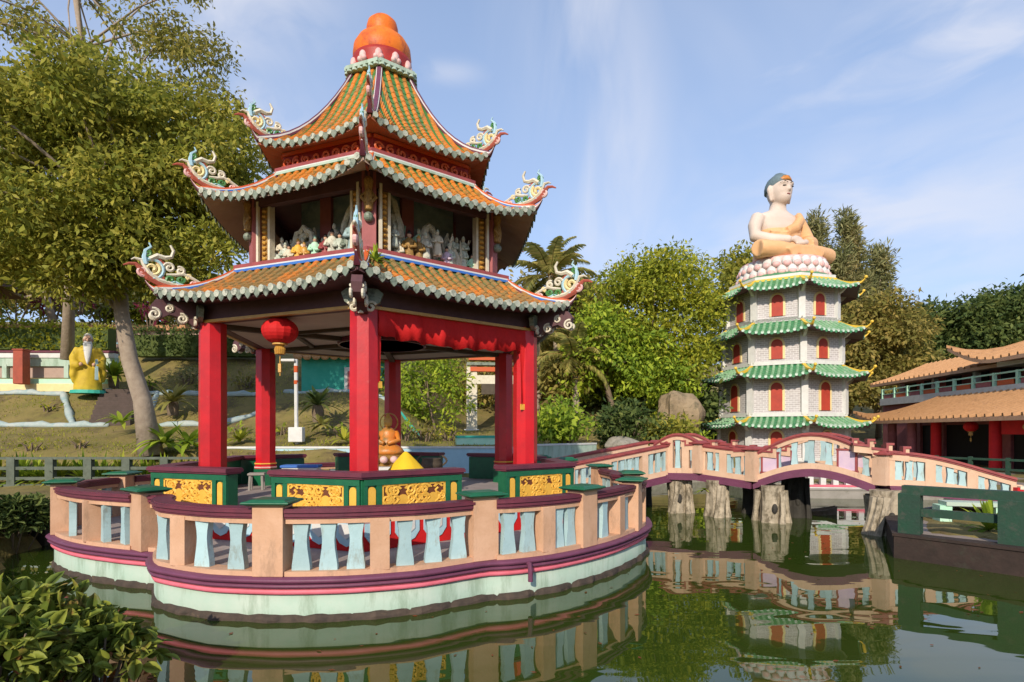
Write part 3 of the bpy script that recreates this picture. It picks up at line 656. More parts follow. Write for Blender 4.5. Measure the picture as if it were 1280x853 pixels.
# ---- the pavilion itself
pav = thing('pavilion', 'three-roofed hexagonal pavilion with red columns and orange gourd finial on the island', 'pavilion', PC + (1.1,))
for k in range(6):
    c = hexv(k, 3.35, 0); ph = PT + math.pi / 3 * k + math.pi / 8
    b = MB(); b.lathe([(.235, 1.55), (.24, 2.6), (.232, 4.36)], (c.x, c.y, 0), 8, 0, ph); o = b.build('column', 'red', pav)
    b = MB(); b.lathe([(.285, 1.1), (.285, 1.50)], (c.x, c.y, 0), 8, 0, ph); b.lathe([(.265, 1.50), (.265, 1.56), (.25, 1.562), (.25, 1.60), (.26, 1.602), (.26, 1.645), (.24, 1.65)], (c.x, c.y, 0), 8, 1, ph); b.lathe([(.272, 1.52), (.272, 1.55)], (c.x, c.y, 0), 8, 2, ph); b.lathe([(.268, 1.61), (.268, 1.635)], (c.x, c.y, 0), 8, 3, ph)
    b.build('column_base', ['green', 'red', 'petalpink', 'yellow'], o)
    # scroll bracket reaching out under the eave
    a = PT + math.pi / 3 * k; d = dirv(a); tv = tanv(a); O = Vector((c.x, c.y, 4.36))
    b = MB(); uz = Vector((0, 0, 1))
    b.plate(O + d * .2, d, uz, [(0, -.12), (.12, -.10), (.25, .02), (.5, .08), (.62, .0), (.74, .06), (.78, .2), (.7, .32), (.1, .34), (0, .34)], .16, 0)
    for cx, cz, r in ((.72, .06, .10), (.30, .02, .09), (.5, .18, .07)):
        pl = spiral((cx, cz), r, .015, 1.2, 1.5)
        for s_ in (-.085, .085): b.tube([O + d * (.2 + x) + uz * z + tv * s_ for x, z in pl], .024, 5, 1)
    for s_ in (-1, 1):   # leafy lobes at the head of the column
        b.plate(O + d * .24 + tv * (s_ * .02), tv * s_, uz, [(0, .05), (.12, -.02), (.25, .06), (.30, .2), (.22, .27), (0, .28)], .09, 2)
        b.tube([O + d * .30 + tv * s_ * x + uz * z for x, z in spiral((.13, -.02), .09, .02, .4, 1.2)], .026, 5, 1)
    b.tube([O + d * .3 + uz * z + tv * .03 * math.sin(z * 20) for z in (-.12, -.04, .06, .18, .3)], .045, 6, 1)
    b.build('capital', ['darkwood', 'ivory', 'dripgreen'], o)
# ring beams, ceiling with ribs and rosette
b = MB()
for k in range(6):
    A, B = hexv(k, 3.42, 0), hexv(k + 1, 3.42, 0)
    b.sweep([A, B], .22, .30, 0, z0=4.36)
b.build('ring_beam', 'darkwood', pav)
b = MB()
for k in range(6):
    A, B = hexv(k, 3.55, 0), hexv(k + 1, 3.55, 0); b.sweep([A, B], .08, .05, 0, z0=4.345)
b.build('gilt_moulding', 'gold', pav)
b = MB(); b.loft([[hexv(k, 3.4, 4.37) for k in range(6)], [hexv(k, 3.4, 4.40) for k in range(6)]], 0); o = b.build('ceiling', 'ceiling', pav)
b = MB()
for k in range(6):
    a = PT + math.pi / 3 * k
    b.sweep([Cv + dirv(a) * .8, Cv + dirv(a) * 3.3], .14, .09, 0, z0=4.283)
    for rr in (1.9,):
        b.sweep([hexv(k, rr, 0), hexv(k + 1, rr, 0)], .09, .06, 0, z0=4.31)
b.build('ceiling_rib', 'timber', o)
b = MB(); b.lathe([(.95, 4.26), (.95, 4.36), (.6, 4.36), (.6, 4.30), (.9, 4.26)], (Cv.x, Cv.y, 0), 32, 0); b.lathe([(.58, 4.3), (.58, 4.35), (.02, 4.34), (.02, 4.31)], (Cv.x, Cv.y, 0), 32, 1); b.build('ceiling_rosette', ['maroon', 'green'], o)

# lower roof
r1 = PolyRoof(PC, PT, 6, [(2.92, 5.38), (3.55, 4.93), (4.22, 4.62)], .20, .06)
lr = r1.tiles('lower_roof', .19, .045, ['tileorangeold', 'tilegreenold'], pav, 8)
r1.drips('drip_tile', .19, .062, ['dripwhite', 'dripgreen'], lr)
r1.soffit('soffit', 'darkwood', lr, 3.5, 4.66, .06)
r1.topband('ridge_band', lr, ['bridgered', 'white', 'blue'])
r1.hips('hip_ridge', lr, .12, .04)
for k in range(6): ornament(r1, k, lr, .80)
# upper gallery
RU = 2.66
ug = MB()
ug.loft([[hexv(k, RU - .05, 5.30) for k in range(6)], [hexv(k, RU - .05, 5.46) for k in range(6)]], 0)
ugo = ug.build('gallery', 'rosewall', pav)
b = MB(); b.loft([[hexv(k, 1.75, 5.45) for k in range(6)], [hexv(k, 1.75, 7.05) for k in range(6)]], 0); b.build('mural_wall', 'mural', ugo)
b = MB()
for k in range(6):
    A, B = hexv(k, RU, 0), hexv(k + 1, RU, 0); b.sweep([A, B], .14, .32, 0, z0=6.63)
    m = (hexv(k, 1.77, 0) * .62 + hexv(k + 1, 1.77, 0) * .38); b.box((m.x, m.y, 6.2), (.26, .12, 1.5), 1, PT + math.pi / 3 * (k + .5))
b.build('lintel', ['darkwood', 'rosewall'], ugo)
for k in range(6):
    c = hexv(k, RU - .08, 0); a = PT + math.pi / 3 * k; uz = Vector((0, 0, 1))
    b = MB(); b.box((c.x, c.y, 6.16), (.24, .24, 1.46), 0, a)
    for s_ in (-1, 1):
        da = a + s_ * R_(30) ; tv = (hexv(k + s_, RU - .08, 0) - c).normalized(); nn = dirv(da)
        b.plate(c + nn * .125 + tv * .02 + uz * 5.47, tv, uz, [(.10, 0), (.15, 0), (.15, 1.25), (.10, 1.25)], .05, 1)
        q = c + tv * .24
        b.box((q.x, q.y, 6.08), (.17, .10, 1.26), 2, da); q = c + tv * .345; b.box((q.x, q.y, 6.08), (.05, .13, 1.26), 1, da)
        for i in range(11):
            q2 = c + tv * .24 + nn * .055; b.sphere((q2.x, q2.y, 5.55 + i * .1), (.06, .06, .035), 3, 6, 4)
    o = b.build('corner_post', ['rosewall', 'ivory', 'goldbrown', 'gold'], ugo)
    d = dirv(a); q = c + d * .17
    b = MB(); b.lathe([(.02, 0), (.07, .02), (.09, .2), (.06, .38), (.075, .45), (.085, .52), (.05, .58), (.01, .6)], (q.x, q.y, 6.18), 10, 0)
    for s_ in (-1, 1): b.tube([q + uz * 6.5 + tanv(a) * s_ * .05, q + uz * 6.42 + tanv(a) * s_ * .13, q + uz * 6.3 + d * .06 + tanv(a) * s_ * .04], .028, 6, 0)
    b.sphere((q.x, q.y, 6.08), .085, 1, 10, 8)
    b.build('carved_guardian', ['goldbrown', 'dripgreen'], ugo)
b = MB(); b.loft([[hexv(k, 1.6, 6.96) for k in range(6)], [hexv(k, RU + .02, 6.96) for k in range(6)], [hexv(k, RU + .02, 6.99) for k in range(6)], [hexv(k, 1.6, 6.99) for k in range(6)]], 0, False); b.build('gallery_ceiling', 'darkwood', ugo)
# middle roof
r2 = PolyRoof(PC, PT, 6, [(2.18, 7.40), (2.8, 6.87), (3.53, 6.50)], .24, .06)
mr = r2.tiles('middle_roof', .185, .045, ['tileorange', 'tilegreen'], pav, 9)
r2.drips('drip_tile', .185, .06, ['dripwhite', 'dripgreen'], mr)
r2.soffit('soffit', 'soffit', mr, RU + .02, 6.92, .06)
r2.topband('ridge_band', mr, ['bridgered', 'white', 'palegreen'])
r2.hips('hip_ridge', mr, .12, .05)
for k in range(6): ornament(r2, k, mr, .74)
# frieze box under the top roof
b = MB(); b.loft([[hexv(k, 2.10, 7.36) for k in range(6)], [hexv(k, 2.10, 7.98) for k in range(6)]], 0); fo = b.build('frieze', 'friezedark', pav)
b = MB()
for k in range(6):
    A, B = hexv(k, 2.11, 0), hexv(k + 1, 2.11, 0); d = (B - A); Ln = d.length; d.normalize(); nn = Vector((d.y, -d.x, 0)); uz = Vector((0, 0, 1))
    b.plate(A + nn * .02 + uz * 7.42, d, uz, [(.02, 0), (Ln - .02, 0), (Ln - .02, .07), (.02, .07)], .04, 0)
    b.plate(A + nn * .02 + uz * 7.78, d, uz, [(.02, 0), (Ln - .02, 0), (Ln - .02, .06), (.02, .06)], .04, 0)
    for i in range(9):
        x = (i + .5) * Ln / 9
        b.tube([A + nn * .015 + d * (x + p_) + uz * (7.63 + q_) for p_, q_ in spiral((0, 0), .095, .02, i * 1.1, 1.3)], .026, 5, 0)
b.build('frieze_scrolls', 'frieze', fo)
# top roof
r3 = PolyRoof(PC, PT, 6, [(.70, 9.93), (1.46, 8.68), (2.50, 7.80)], .17, .09)
tr = r3.tiles('top_roof', .18, .04, ['tileorange', 'tilegreen'], pav, 20)
r3.drips('drip_tile', .18, .055, ['dripwhite', 'dripgreen'], tr)
r3.soffit('soffit', 'soffitred', tr, 2.1, 7.86, .06)
r3.hips('hip_ridge', tr, .10, .06, mats=('maroon', 'white', 'purple'))
for k in range(6): ornament(r3, k, tr, .74)
# finial: scalloped collar, lotus petals, gourd
fin = MB(); fin.lathe([(.05, 10.15), (.42, 10.16), (.58, 10.40), (.63, 10.58), (.61, 10.76), (.52, 10.92), (.41, 11.01), (.325, 11.04), (.335, 11.10), (.34, 11.22), (.31, 11.34), (.22, 11.43), (.10, 11.47), (.06, 11.50), (.01, 11.51)], (Cv.x, Cv.y, 0), 32, 0)
fino = fin.build('gourd_finial', 'finialorange', pav, True)
b = MB(); b.lathe([(.66, 10.03), (.60, 10.2), (.635, 10.40), (.635, 10.47), (.6, 10.47)], (Cv.x, Cv.y, 0), 32, 0); b.build('finial_bowl', 'finialred', fino, True)
for i in range(11):
    a = i * 2 * math.pi / 11 + .1; q = Cv + dirv(a) * .62 + Vector((0, 0, 10.27)); b = MB()
    b.sphere(q, (.085, .085, .13), 0, 8, 6); b.sphere(q + dirv(a) * .03 + tanv(a) * .055 - Vector((0, 0, .06)), .06, 0, 8, 6); b.sphere(q + dirv(a) * .03 - tanv(a) * .055 - Vector((0, 0, .06)), .06, 0, 8, 6)
    b.build('lotus_petal', 'petalpink', fino, True)
b = MB()
for k in range(6):
    A, B = hexv(k, .80, 10.0), hexv(k + 1, .80, 10.0)
    for i in range(6):
        q = A.lerp(B, (i + .5) / 6); b.tube([q - Vector((0, 0, .05)) - (q - Cv).normalized() * 0, q + Vector((0, 0, .03))], .065, 8, 0)
    b.sweep([A, B], .12, .07, 0, z0=-.0)
b.loft([[hexv(k, .80, 9.96) for k in range(6)], [hexv(k, .84, 10.04) for k in range(6)], [hexv(k, .58, 10.17) for k in range(6)]], 0)
b.build('finial_collar', 'palegreen', fino)
# ------------------------------------------------------------------ things in and on the pavilion
# red lantern
def lantern(c, r, label, squash=.78, fringe=True, mat_='redbright'):
    t = thing('red_lantern', label, 'lantern', (c.x, c.y, c.z), 'red lanterns')
    b = MB(); lp = []; n = 32
    for j in range(11):
        ph = math.pi * (.09 + .82 * j / 10); rr = r * math.sin(ph); z = -r * squash * math.cos(ph)
        lp.append([(c.x + rr * math.cos(2 * math.pi * i / n) * (1 + .025 * (i % 2)), c.y + rr * math.sin(2 * math.pi * i / n) * (1 + .025 * (i % 2)), c.z + z) for i in range(n)])
    b.loft(lp, 0); b.build('shade', mat_, t)
    b = MB()
    for s_ in (1, -1): b.lathe([(r * .42, s_ * r * squash * .93), (r * .42, s_ * r * squash * 1.04), (r * .2, s_ * r * squash * 1.06)], (c.x, c.y, c.z), 16, 0)
    b.build('cap_ring', 'gold', t)
    b = MB(); b.tube([c + Vector((0, 0, r * squash)), c + Vector((0, 0, r * squash + .35 * r + .02))], .012, 5, 0); b.build('cord', 'gold', t)
    if fringe:
        b = MB()
        for i in range(16):
            a = i * math.pi / 8; q = c + Vector((math.cos(a) * r * .16, math.sin(a) * r * .16, -r * squash * 1.02))
            b.tube([q, q + Vector((math.cos(a) * .03, math.sin(a) * .03, -r * .28)), q + Vector((math.cos(a) * .02, math.sin(a) * .02, -r * .55))], .018 * r / .3, 4, 0)
        b.tube([c - Vector((0, 0, r * squash)), c - Vector((0, 0, r * 2.6))], .010, 5, 0)
        b.box((c.x, c.y, c.z - r * 2.15), (.05, .05, r * .5), 0)
        b.build('tassel', 'gold', t)
lantern(at(350, 414, 9.9), .30, 'red paper lantern with yellow tassel hanging under the pavilion eave')
# red cloth banner strung between the front and right columns, its ends hanging down
A = hexv(0, 3.62, 0); B = hexv(1, 3.62, 0); d = (B - A); Ln = d.length; d.normalize(); nn = Vector((d.y, -d.x, 0))
bn = thing('red_banner', 'red cloth banner draped between the front and right columns of the pavilion', 'banner', tuple(A + Vector((0, 0, 4.3))))
A2 = A + d * .30 - nn * .10; L2 = Ln - .62
n = 40; top = []; bot = []
for i in range(n + 1):
    u = i / n; wv = nn * (.05 * math.sin(i * .9) + .03 * math.sin(i * 2.1))
    sag = .10 * math.sin(math.pi * u)
    top.append(A2 + d * (L2 * u) + Vector((0, 0, 4.40))); bot.append((A2 + d * (L2 * u) + wv * 1.2 + Vector((0, 0, 3.95 - sag * .8 - .02 * math.sin(i * 1.3)))))
mid = [a.lerp(c, .5) + nn * (.04 * math.sin(i * .8 + 1) + .03) for i, (a, c) in enumerate(zip(top, bot))]
b = MB(); b.loft([[p + nn * .01 for p in top], [p + nn * .01 for p in mid], [p + nn * .01 for p in bot], [p - nn * .01 for p in bot], [p - nn * .01 for p in mid], [p - nn * .01 for p in top]], 0, False, False)
b.build('swag', 'redbright', bn, True)
for u, zb in ((-.02, 3.18), (1.02, 2.9)):
    b = MB(); q = A2 + d * (L2 * u) + nn * .03
    lp = []
    for z in (4.42, 4.0, 3.6, zb + .1, zb):
        lp.append([q + d * x + nn * (.03 * math.sin(x * 40 + z * 2)) + Vector((0, 0, z)) for x in (-.11, -.06, 0, .06, .11)])
    lp2 = [[p - nn * .02 for p in l_] for l_ in lp]
    b.loft(lp, 0, False, False); b.loft(lp2, 0, False, False); o = b.build('tail', 'redbright', bn, True)
    b = MB()
    for i in range(9):
        p = q + d * (-.11 + .0275 * i) + Vector((0, 0, zb + .02)); b.tube([p, p - Vector((0, 0, .11))], .016, 4, 0)
    b.build('fringe', 'yellow', o)

def figure(name, label, c, h, mats, cat='figurine', group=None, face=0.0, arms=True):
    """small robed figure: robe, head and arms as one surface"""
    b = MB(); s = h
    b.lathe([(.20 * s, 0), (.17 * s, .2 * s), (.13 * s, .48 * s), (.15 * s, .62 * s), (.155 * s, .72 * s), (.10 * s, .80 * s), (.045 * s, .83 * s)], c, 10, 0, sy=.8)
    b.sphere((c[0], c[1], c[2] + .90 * s), (.07 * s, .075 * s, .09 * s), 1, 8, 6)
    b.lathe([(.075 * s, .93 * s), (.06 * s, .99 * s), (.03 * s, 1.04 * s), (.01, 1.05 * s)], c, 8, 2)
    if arms:
        for q in (-1, 1):
            b.tube([Vector(c) + Vector((q * .14 * s, 0, .72 * s)), Vector(c) + Vector((q * .20 * s, -.04 * s, .55 * s)), Vector(c) + Vector((q * .05 * s, -.16 * s, .52 * s))], [.06 * s, .06 * s, .045 * s], 6, 0)
    o = b.build(name, mats, None, True, c); tag(o, label, cat, group); return o

# golden idol on a lotus seat, altar, yellow cover, incense burner
ac = Vector((-2.78, 12.75, 1.1))
al = thing('altar_table', 'low red and white altar table standing in the middle of the pavilion floor', 'altar', tuple(ac))
b = MB(); b.box((ac.x, ac.y, 1.33), (1.3, 1.1, .44), 0, .2, 1, .02); b.build('body', 'red', al)
b = MB(); b.box((ac.x, ac.y, 1.59), (1.5, 1.3, .07), 0, .2, 1, .015); b.build('top', 'white', al)
ls = thing('lotus_seat', 'small pink petalled lotus seat under the golden idol', 'lotus seat', (ac.x, ac.y, 1.63))
b = MB(); b.lathe([(.35, 1.63), (.28, 1.68), (.40, 1.8), (.42, 1.86), (.3, 1.88)], (ac.x, ac.y, 0), 16, 0); b.build('seat', 'goldbrown', ls)
for i in range(12):
    a = i * math.pi / 6; b = MB(); b.sphere((ac.x + .42 * math.cos(a), ac.y + .42 * math.sin(a), 1.78), (.09, .09, .08), 0, 8, 6); b.build('petal', 'petalpink', ls, True)
b = MB(); c = (ac.x, ac.y, 1.88)
b.lathe([(.46, 0), (.50, .08), (.42, .2), (.26, .3), (.24, .5), (.27, .66), (.15, .78), (.08, .82)], c, 18, 0, sy=.8)
b.sphere((c[0], c[1], c[2] + .97), (.13, .14, .17), 1, 10, 8); b.lathe([(.14, 1.02), (.11, 1.1), (.05, 1.18), (.04, 1.24), (.005, 1.25)], c, 10, 2)
for s_ in (-1, 1): b.tube([Vector(c) + Vector((s_ * .24, 0, .68)), Vector(c) + Vector((s_ * .34, -.08, .42)), Vector(c) + Vector((s_ * .06, -.32, .34))], [.09, .08, .06], 7, 0)
b.tube([Vector(c) + Vector((.27 * math.cos(i * .35), .12, .97 + .27 * math.sin(i * .35))) for i in range(19)], .02, 5, 2)
b.move(Matrix.Translation(c) @ Matrix.Scale(.74, 4) @ Matrix.Translation(-Vector(c)))
o = b.build('golden_idol', ['tileorange', 'gold', 'gold'], None, True, c); tag(o, 'seated golden idol in an orange robe with a halo ring behind its head', 'idol')
yc = at(507, 590, 9.75); yb = Vector((yc.x, yc.y, 1.66))
b = MB()
n = 28; lp = []
for h_, r_ in ((-.06, .37), (.02, .34), (.12, .26), (.24, .16), (.33, .08), (.37, .04), (.39, .012)):
    lp.append([(yb.x + (r_ * (1 + .07 * math.sin(i * 2 * math.pi * 5 / n + 1))) * math.cos(2 * math.pi * i / n) * 1.05, yb.y + r_ * (1 + .06 * math.cos(i * 2 * math.pi * 4 / n)) * math.sin(2 * math.pi * i / n) * .9, yb.z + h_) for i in range(n)])
b.loft(lp, 0); o = b.build('yellow_cover', 'yellowcloth', None, True, tuple(yb)); tag(o, 'yellow cloth cover peaked like a tent behind the front parapet', 'cloth cover')
st = thing('offering_table', 'low stone table carrying the yellow cloth cover inside the pavilion', 'table', (yb.x, yb.y, 1.1))
b = MB(); b.box((yb.x, yb.y, 1.555), (1.0, .9, .08), 0, .2, 1, .01); b.build('top', 'concrete', st)
for sx in (-1, 1): b = MB(); b.box((yb.x + sx * .35, yb.y, 1.305), (.14, .6, .41), 0, .2); b.build('leg', 'concrete', st)
ib = at(540, 572, 11.6)
t = thing('incense_burner', 'dark bronze incense burner with loop handles behind the yellow cover', 'incense burner', (ib.x, ib.y, 1.1))
b = MB(); b.lathe([(.12, 1.1), (.08, 1.4), (.10, 1.58), (.19, 1.66), (.22, 1.74), (.19, 1.82), (.22, 1.85), (.17, 1.85)], (ib.x, ib.y, 0), 18, 0); b.build('bowl', 'timber', t, True)
for s_ in (-1, 1): b = MB(); b.tube([(ib.x + s_ * (.21 + .09 * math.sin(i * math.pi / 6)), ib.y, 1.70 + .2 * i / 6) for i in range(7)], .022, 6, 0); b.build('handle', 'timber', t)
for px, py, d_, lab in ((321, 590, 12.6, 'small grey stone stool beside the left rear red column'), (540, 590, 13.2, 'small stone stool with a pale blue seat by the rear parapet')):
    q = at(px, py, d_); t = thing('stone_stool', lab, 'stool', (q.x, q.y, 1.1), 'stools in the pavilion')
    b = MB(); b.box((q.x, q.y, 1.45), (.34, .34, .05), 0, .3, 1, .01); b.build('seat', 'concrete', t)
    for i in range(4):
        a = .3 + math.pi / 4 + i * math.pi / 2; b = MB(); b.tube([(q.x + .19 * math.cos(a), q.y + .19 * math.sin(a), 1.1), (q.x + .17 * math.cos(a), q.y + .17 * math.sin(a), 1.425)], .028, 6, 0); b.build('leg', 'concrete', t)
q = at(377, 576, 13.5); t = thing('donation_box', 'white and blue box on the floor by the left rear parapet', 'box', (q.x, q.y, 1.1))
b = MB(); b.box((q.x, q.y, 1.32), (.8, .4, .44), 0, .1, 1, .01); b.build('body', 'white', t); b = MB(); b.box((q.x, q.y, 1.57), (.86, .46, .06), 0, .1, 1, .01); b.build('lid', 'blue', t)

# rockwork and figurines in the upper gallery
def gal(k, s, r, z=5.46):
    p = hexv(k, r, 0).lerp(hexv(k + 1, r, 0), s); p.z = z; return p
def rockarch(k, s0, s1, h, r, mats, label, n=5, grp='rockwork mounds in the upper gallery'):
    b = MB(); rg = random.Random(int(s0 * 100) + k * 17)
    for i in range(n):
        f = 1 - i * .17; c = (s0 + s1) / 2 + rg.uniform(-.01, .01); hw = (s1 - s0) / 2 * f
        pts = []
        for j in range(11):
            a = math.pi * j / 10
            p = gal(k, c - hw * math.cos(a) * (1 + .12 * rg.uniform(-1, 1)), r - .06 * i + rg.uniform(-.03, .03)); p.z = 5.44 + 1.45 * h * f * (max(0, math.sin(a)) ** .75) * rg.uniform(.9, 1.08); pts.append(p)
        b.tube(pts, [rg.uniform(.045, .075) for _ in pts], 6, 0)
    for i in range(10):
        p = gal(k, rg.uniform(s0, s1), r + .1 + rg.uniform(-.1, .14)); b.sphere((p.x, p.y, 5.46), (rg.uniform(.06, .13), rg.uniform(.06, .13), rg.uniform(.05, .13)), 0, 7, 5)
    p = gal(k, (s0 + s1) / 2, r); o = b.build('rockwork', mats, None, False, (p.x, p.y, 5.46)); tag(o, label, 'rockwork', grp)
rockarch(-1, .20, .45, .58, 2.25, 'rockwork', 'twin grey rock arches left of the dark mural')
rockarch(-1, .72, .93, .72, 2.25, 'rockwork', 'tall banded rock pile beside the front gallery post, left face')
rockarch(-1, .55, .72, .42, 2.25, 'rockgreen', 'low dark green rock mound right of the yellow figures')
rockarch(0, .06, .26, .85, 2.2, 'rockwork', 'tall swirling cream rock arch beside the front gallery post, right face', 6)
rockarch(0, .42, .64, .62, 2.2, 'rockwork', 'pointed grey layered rock hill in the middle of the right gallery', 6)
rockarch(0, .22, .42, .34, 2.3, 'rockgreen', 'pale green cloud-like rock heap right of the cream arch', 4)
b = MB(); rg = random.Random(4)
for i in range(26):
    p = gal(0, .66 + .22 * rg.random(), 2.15 + .25 * rg.random()); h = rg.uniform(.35, .80)
    b.tube([p, p + Vector((rg.uniform(-.06, .06), rg.uniform(-.05, .05), h * .6)), p + Vector((rg.uniform(-.1, .1), rg.uniform(-.06, .06), h))], [.05, .035, .008], 5, 0)
p = gal(0, .77, 2.25); o = b.build('rockwork', 'ivory', None, False, tuple(p)); tag(o, 'cluster of pale cream stalagmites near the right gallery post', 'rockwork', 'rockwork mounds in the upper gallery')
FG = [(-1, .10, .34, ['white', 'oldskin', 'black'], 'white robed figurine standing under the small white gate'), (-1, .16, .30, ['carvedpale', 'oldskin', 'black'], 'pale carved figurine right of the white gate'), (-1, .25, .36, ['ivory', 'oldskin', 'black'], 'cream figurine before the twin rock arches'),
      (-1, .34, .42, ['yellow', 'oldskin', 'gold'], 'larger yellow robed figurine below the rock arches'), (-1, .40, .36, ['gold', 'oldskin', 'gold'], 'golden figurine with raised cap beside the yellow one'), (-1, .50, .42, ['mint', 'oldskin', 'mint'], 'mint green figurine alone in the middle of the left gallery'),
      (-1, .60, .42, ['bridgered', 'oldskin', 'black'], 'rose red figurine before the dark green mound'), (-1, .66, .48, ['rockwork', 'oldskin', 'black'], 'grey figurine among the red ones near the front gallery post'), (-1, .73, .42, ['carvedpale', 'oldskin', 'black'], 'pale carved figurine below the tall rock pile'),
      (-1, .80, .42, ['dripgreen', 'oldskin', 'black'], 'dark green figurine left of the front gallery post'), (-1, .86, .62, ['skyblue', 'oldskin', 'black'], 'tall pale blue figurine next to the front gallery post'), (0, .31, .50, ['goldbrown', 'oldskin', 'black'], 'brown figurine standing behind the pale green heap'),
      (0, .39, .46, ['goldbrown', 'oldskin', 'gold'], 'brown and gold figurine beside the grey rock hill'), (0, .64, .40, ['lavender', 'oldskin', 'black'], 'lavender figurine between the rock hill and the stalagmites'), (0, .88, .38, ['mint', 'oldskin', 'black'], 'pale mint figurine at the far right of the right gallery')]
for k, s_, h, ms, lab in FG:
    p = gal(k, s_, 2.46); figure('figurine', lab, tuple(p), h * 1.25, ms, 'figurine', 'painted figurines in the upper gallery')
rg = random.Random(12)
for i in range(34):
    k = -1 if i < 17 else 0; s_ = rg.uniform(.08, .92); p = gal(k, s_, rg.uniform(2.12, 2.5)); p.z += rg.choice([0, 0, .12, .28]); 
    figure('figurine', 'tiny pale robed figurine among the crowd on the gallery ledge', tuple(p), rg.uniform(.36, .58), [rg.choice(['ivory', 'carvedpale', 'carvedpale', 'rockwork', 'mint']), 'ivory', 'carvedpale'], 'figurine', 'tiny pale figurines on the gallery ledge')
for i, (k, s_, h, lab) in enumerate(((-1, .30, .95, 'slender pale rock pinnacle behind the yellow figurines'), (-1, .83, 1.0, 'slender pale rock pinnacle behind the tall blue figurine'), (0, .14, .95, 'pale rock pinnacle behind the swirling cream arch'), (0, .72, .9, 'pale rock pinnacle at the back of the stalagmites'), (0, .90, .85, 'pale green rock pinnacle by the right gallery post'), (-1, .12, .8, 'pale green rock pinnacle behind the little white gate'), (-1, .62, .9, 'pale green rock pinnacle in the middle of the left gallery'), (0, .36, .9, 'pale green rock pinnacle between the arch and the rock hill'), (0, .55, .8, 'pale green rock pinnacle just right of the rock hill'))):
    b = MB()
    for j in range(7):
        p = gal(k, s_ + rg.uniform(-.05, .05), 2.0 + rg.uniform(-.1, .1)); hh = h * rg.uniform(.5, 1.0)
        b.tube([p, p + Vector((rg.uniform(-.08, .08), 0, hh * .4)), p + Vector((rg.uniform(-.1, .1), 0, hh * .75)), p + Vector((rg.uniform(-.12, .12), 0, hh))], [.07, .055, .06, .02], 6, 0)
    p = gal(k, s_, 2.0); o = b.build('rockwork', 'rockwork' if i < 4 else 'rockgreen', None, False, tuple(p)); tag(o, lab, 'rockwork', 'rockwork mounds in the upper gallery')
t = thing('toy_gate', 'small white gate with a flat lintel at the left end of the gallery', 'gate', tuple(gal(-1, .14, 2.36)))
for s_ in (.09, .2): p = gal(-1, s_, 2.36); b = MB(); b.box((p.x, p.y, 5.66), (.06, .06, .4), 0); b.build('post', 'white', t)
b = MB(); P = [gal(-1, s_, 2.36, 5.86) for s_ in (.05, .24)]; b.sweep(P, .09, .07, 0); b.build('lintel', 'white', t)
# tuft of fern growing on the lower roof beside the front hip

# ------------------------------------------------------------------ zigzag bridge
br = thing('zigzag_bridge', 'peach and maroon zigzag footbridge on stump-like piers from the island to the right bank', 'bridge', (5.5, 16, 0))
def off(P, w_):
    out = []
    for i in range(len(P)):
        d = Vector(P[min(i + 1, len(P) - 1)]) - Vector(P[max(i - 1, 0)]); q = Vector((-d.y, d.x, 0)).normalized(); out.append(Vector(P[i]) + q * w_)
    return out
def seg(P, n=10):
    return [Vector(P[0]).lerp(Vector(P[1]), i / n) for i in range(n + 1)]
BW = .72
def deck(P, name='deck'):
    b = MB()
    lo = []; 
    for s_, z in ((BW + .16, 0), (BW + .16, .13), (BW + .10, .135), (BW + .10, .19), (-BW - .10, .19), (-BW - .10, .135), (-BW - .16, .13), (-BW - .16, 0)): lo.append([p + Vector((0, 0, z)) for p in off(P, s_)])
    vv = [[lo[j][i] for j in range(8)] for i in range(len(P))]
    b.loft(vv, 0); o = b.build(name, 'purple', br)
    b = MB(); b.loft([[p + Vector((0, 0, .195)) for p in off(P, BW - .05)], [p + Vector((0, 0, .2)) for p in off(P, -BW + .05)]], 0, False, False); b.build('paving', 'paving', o)
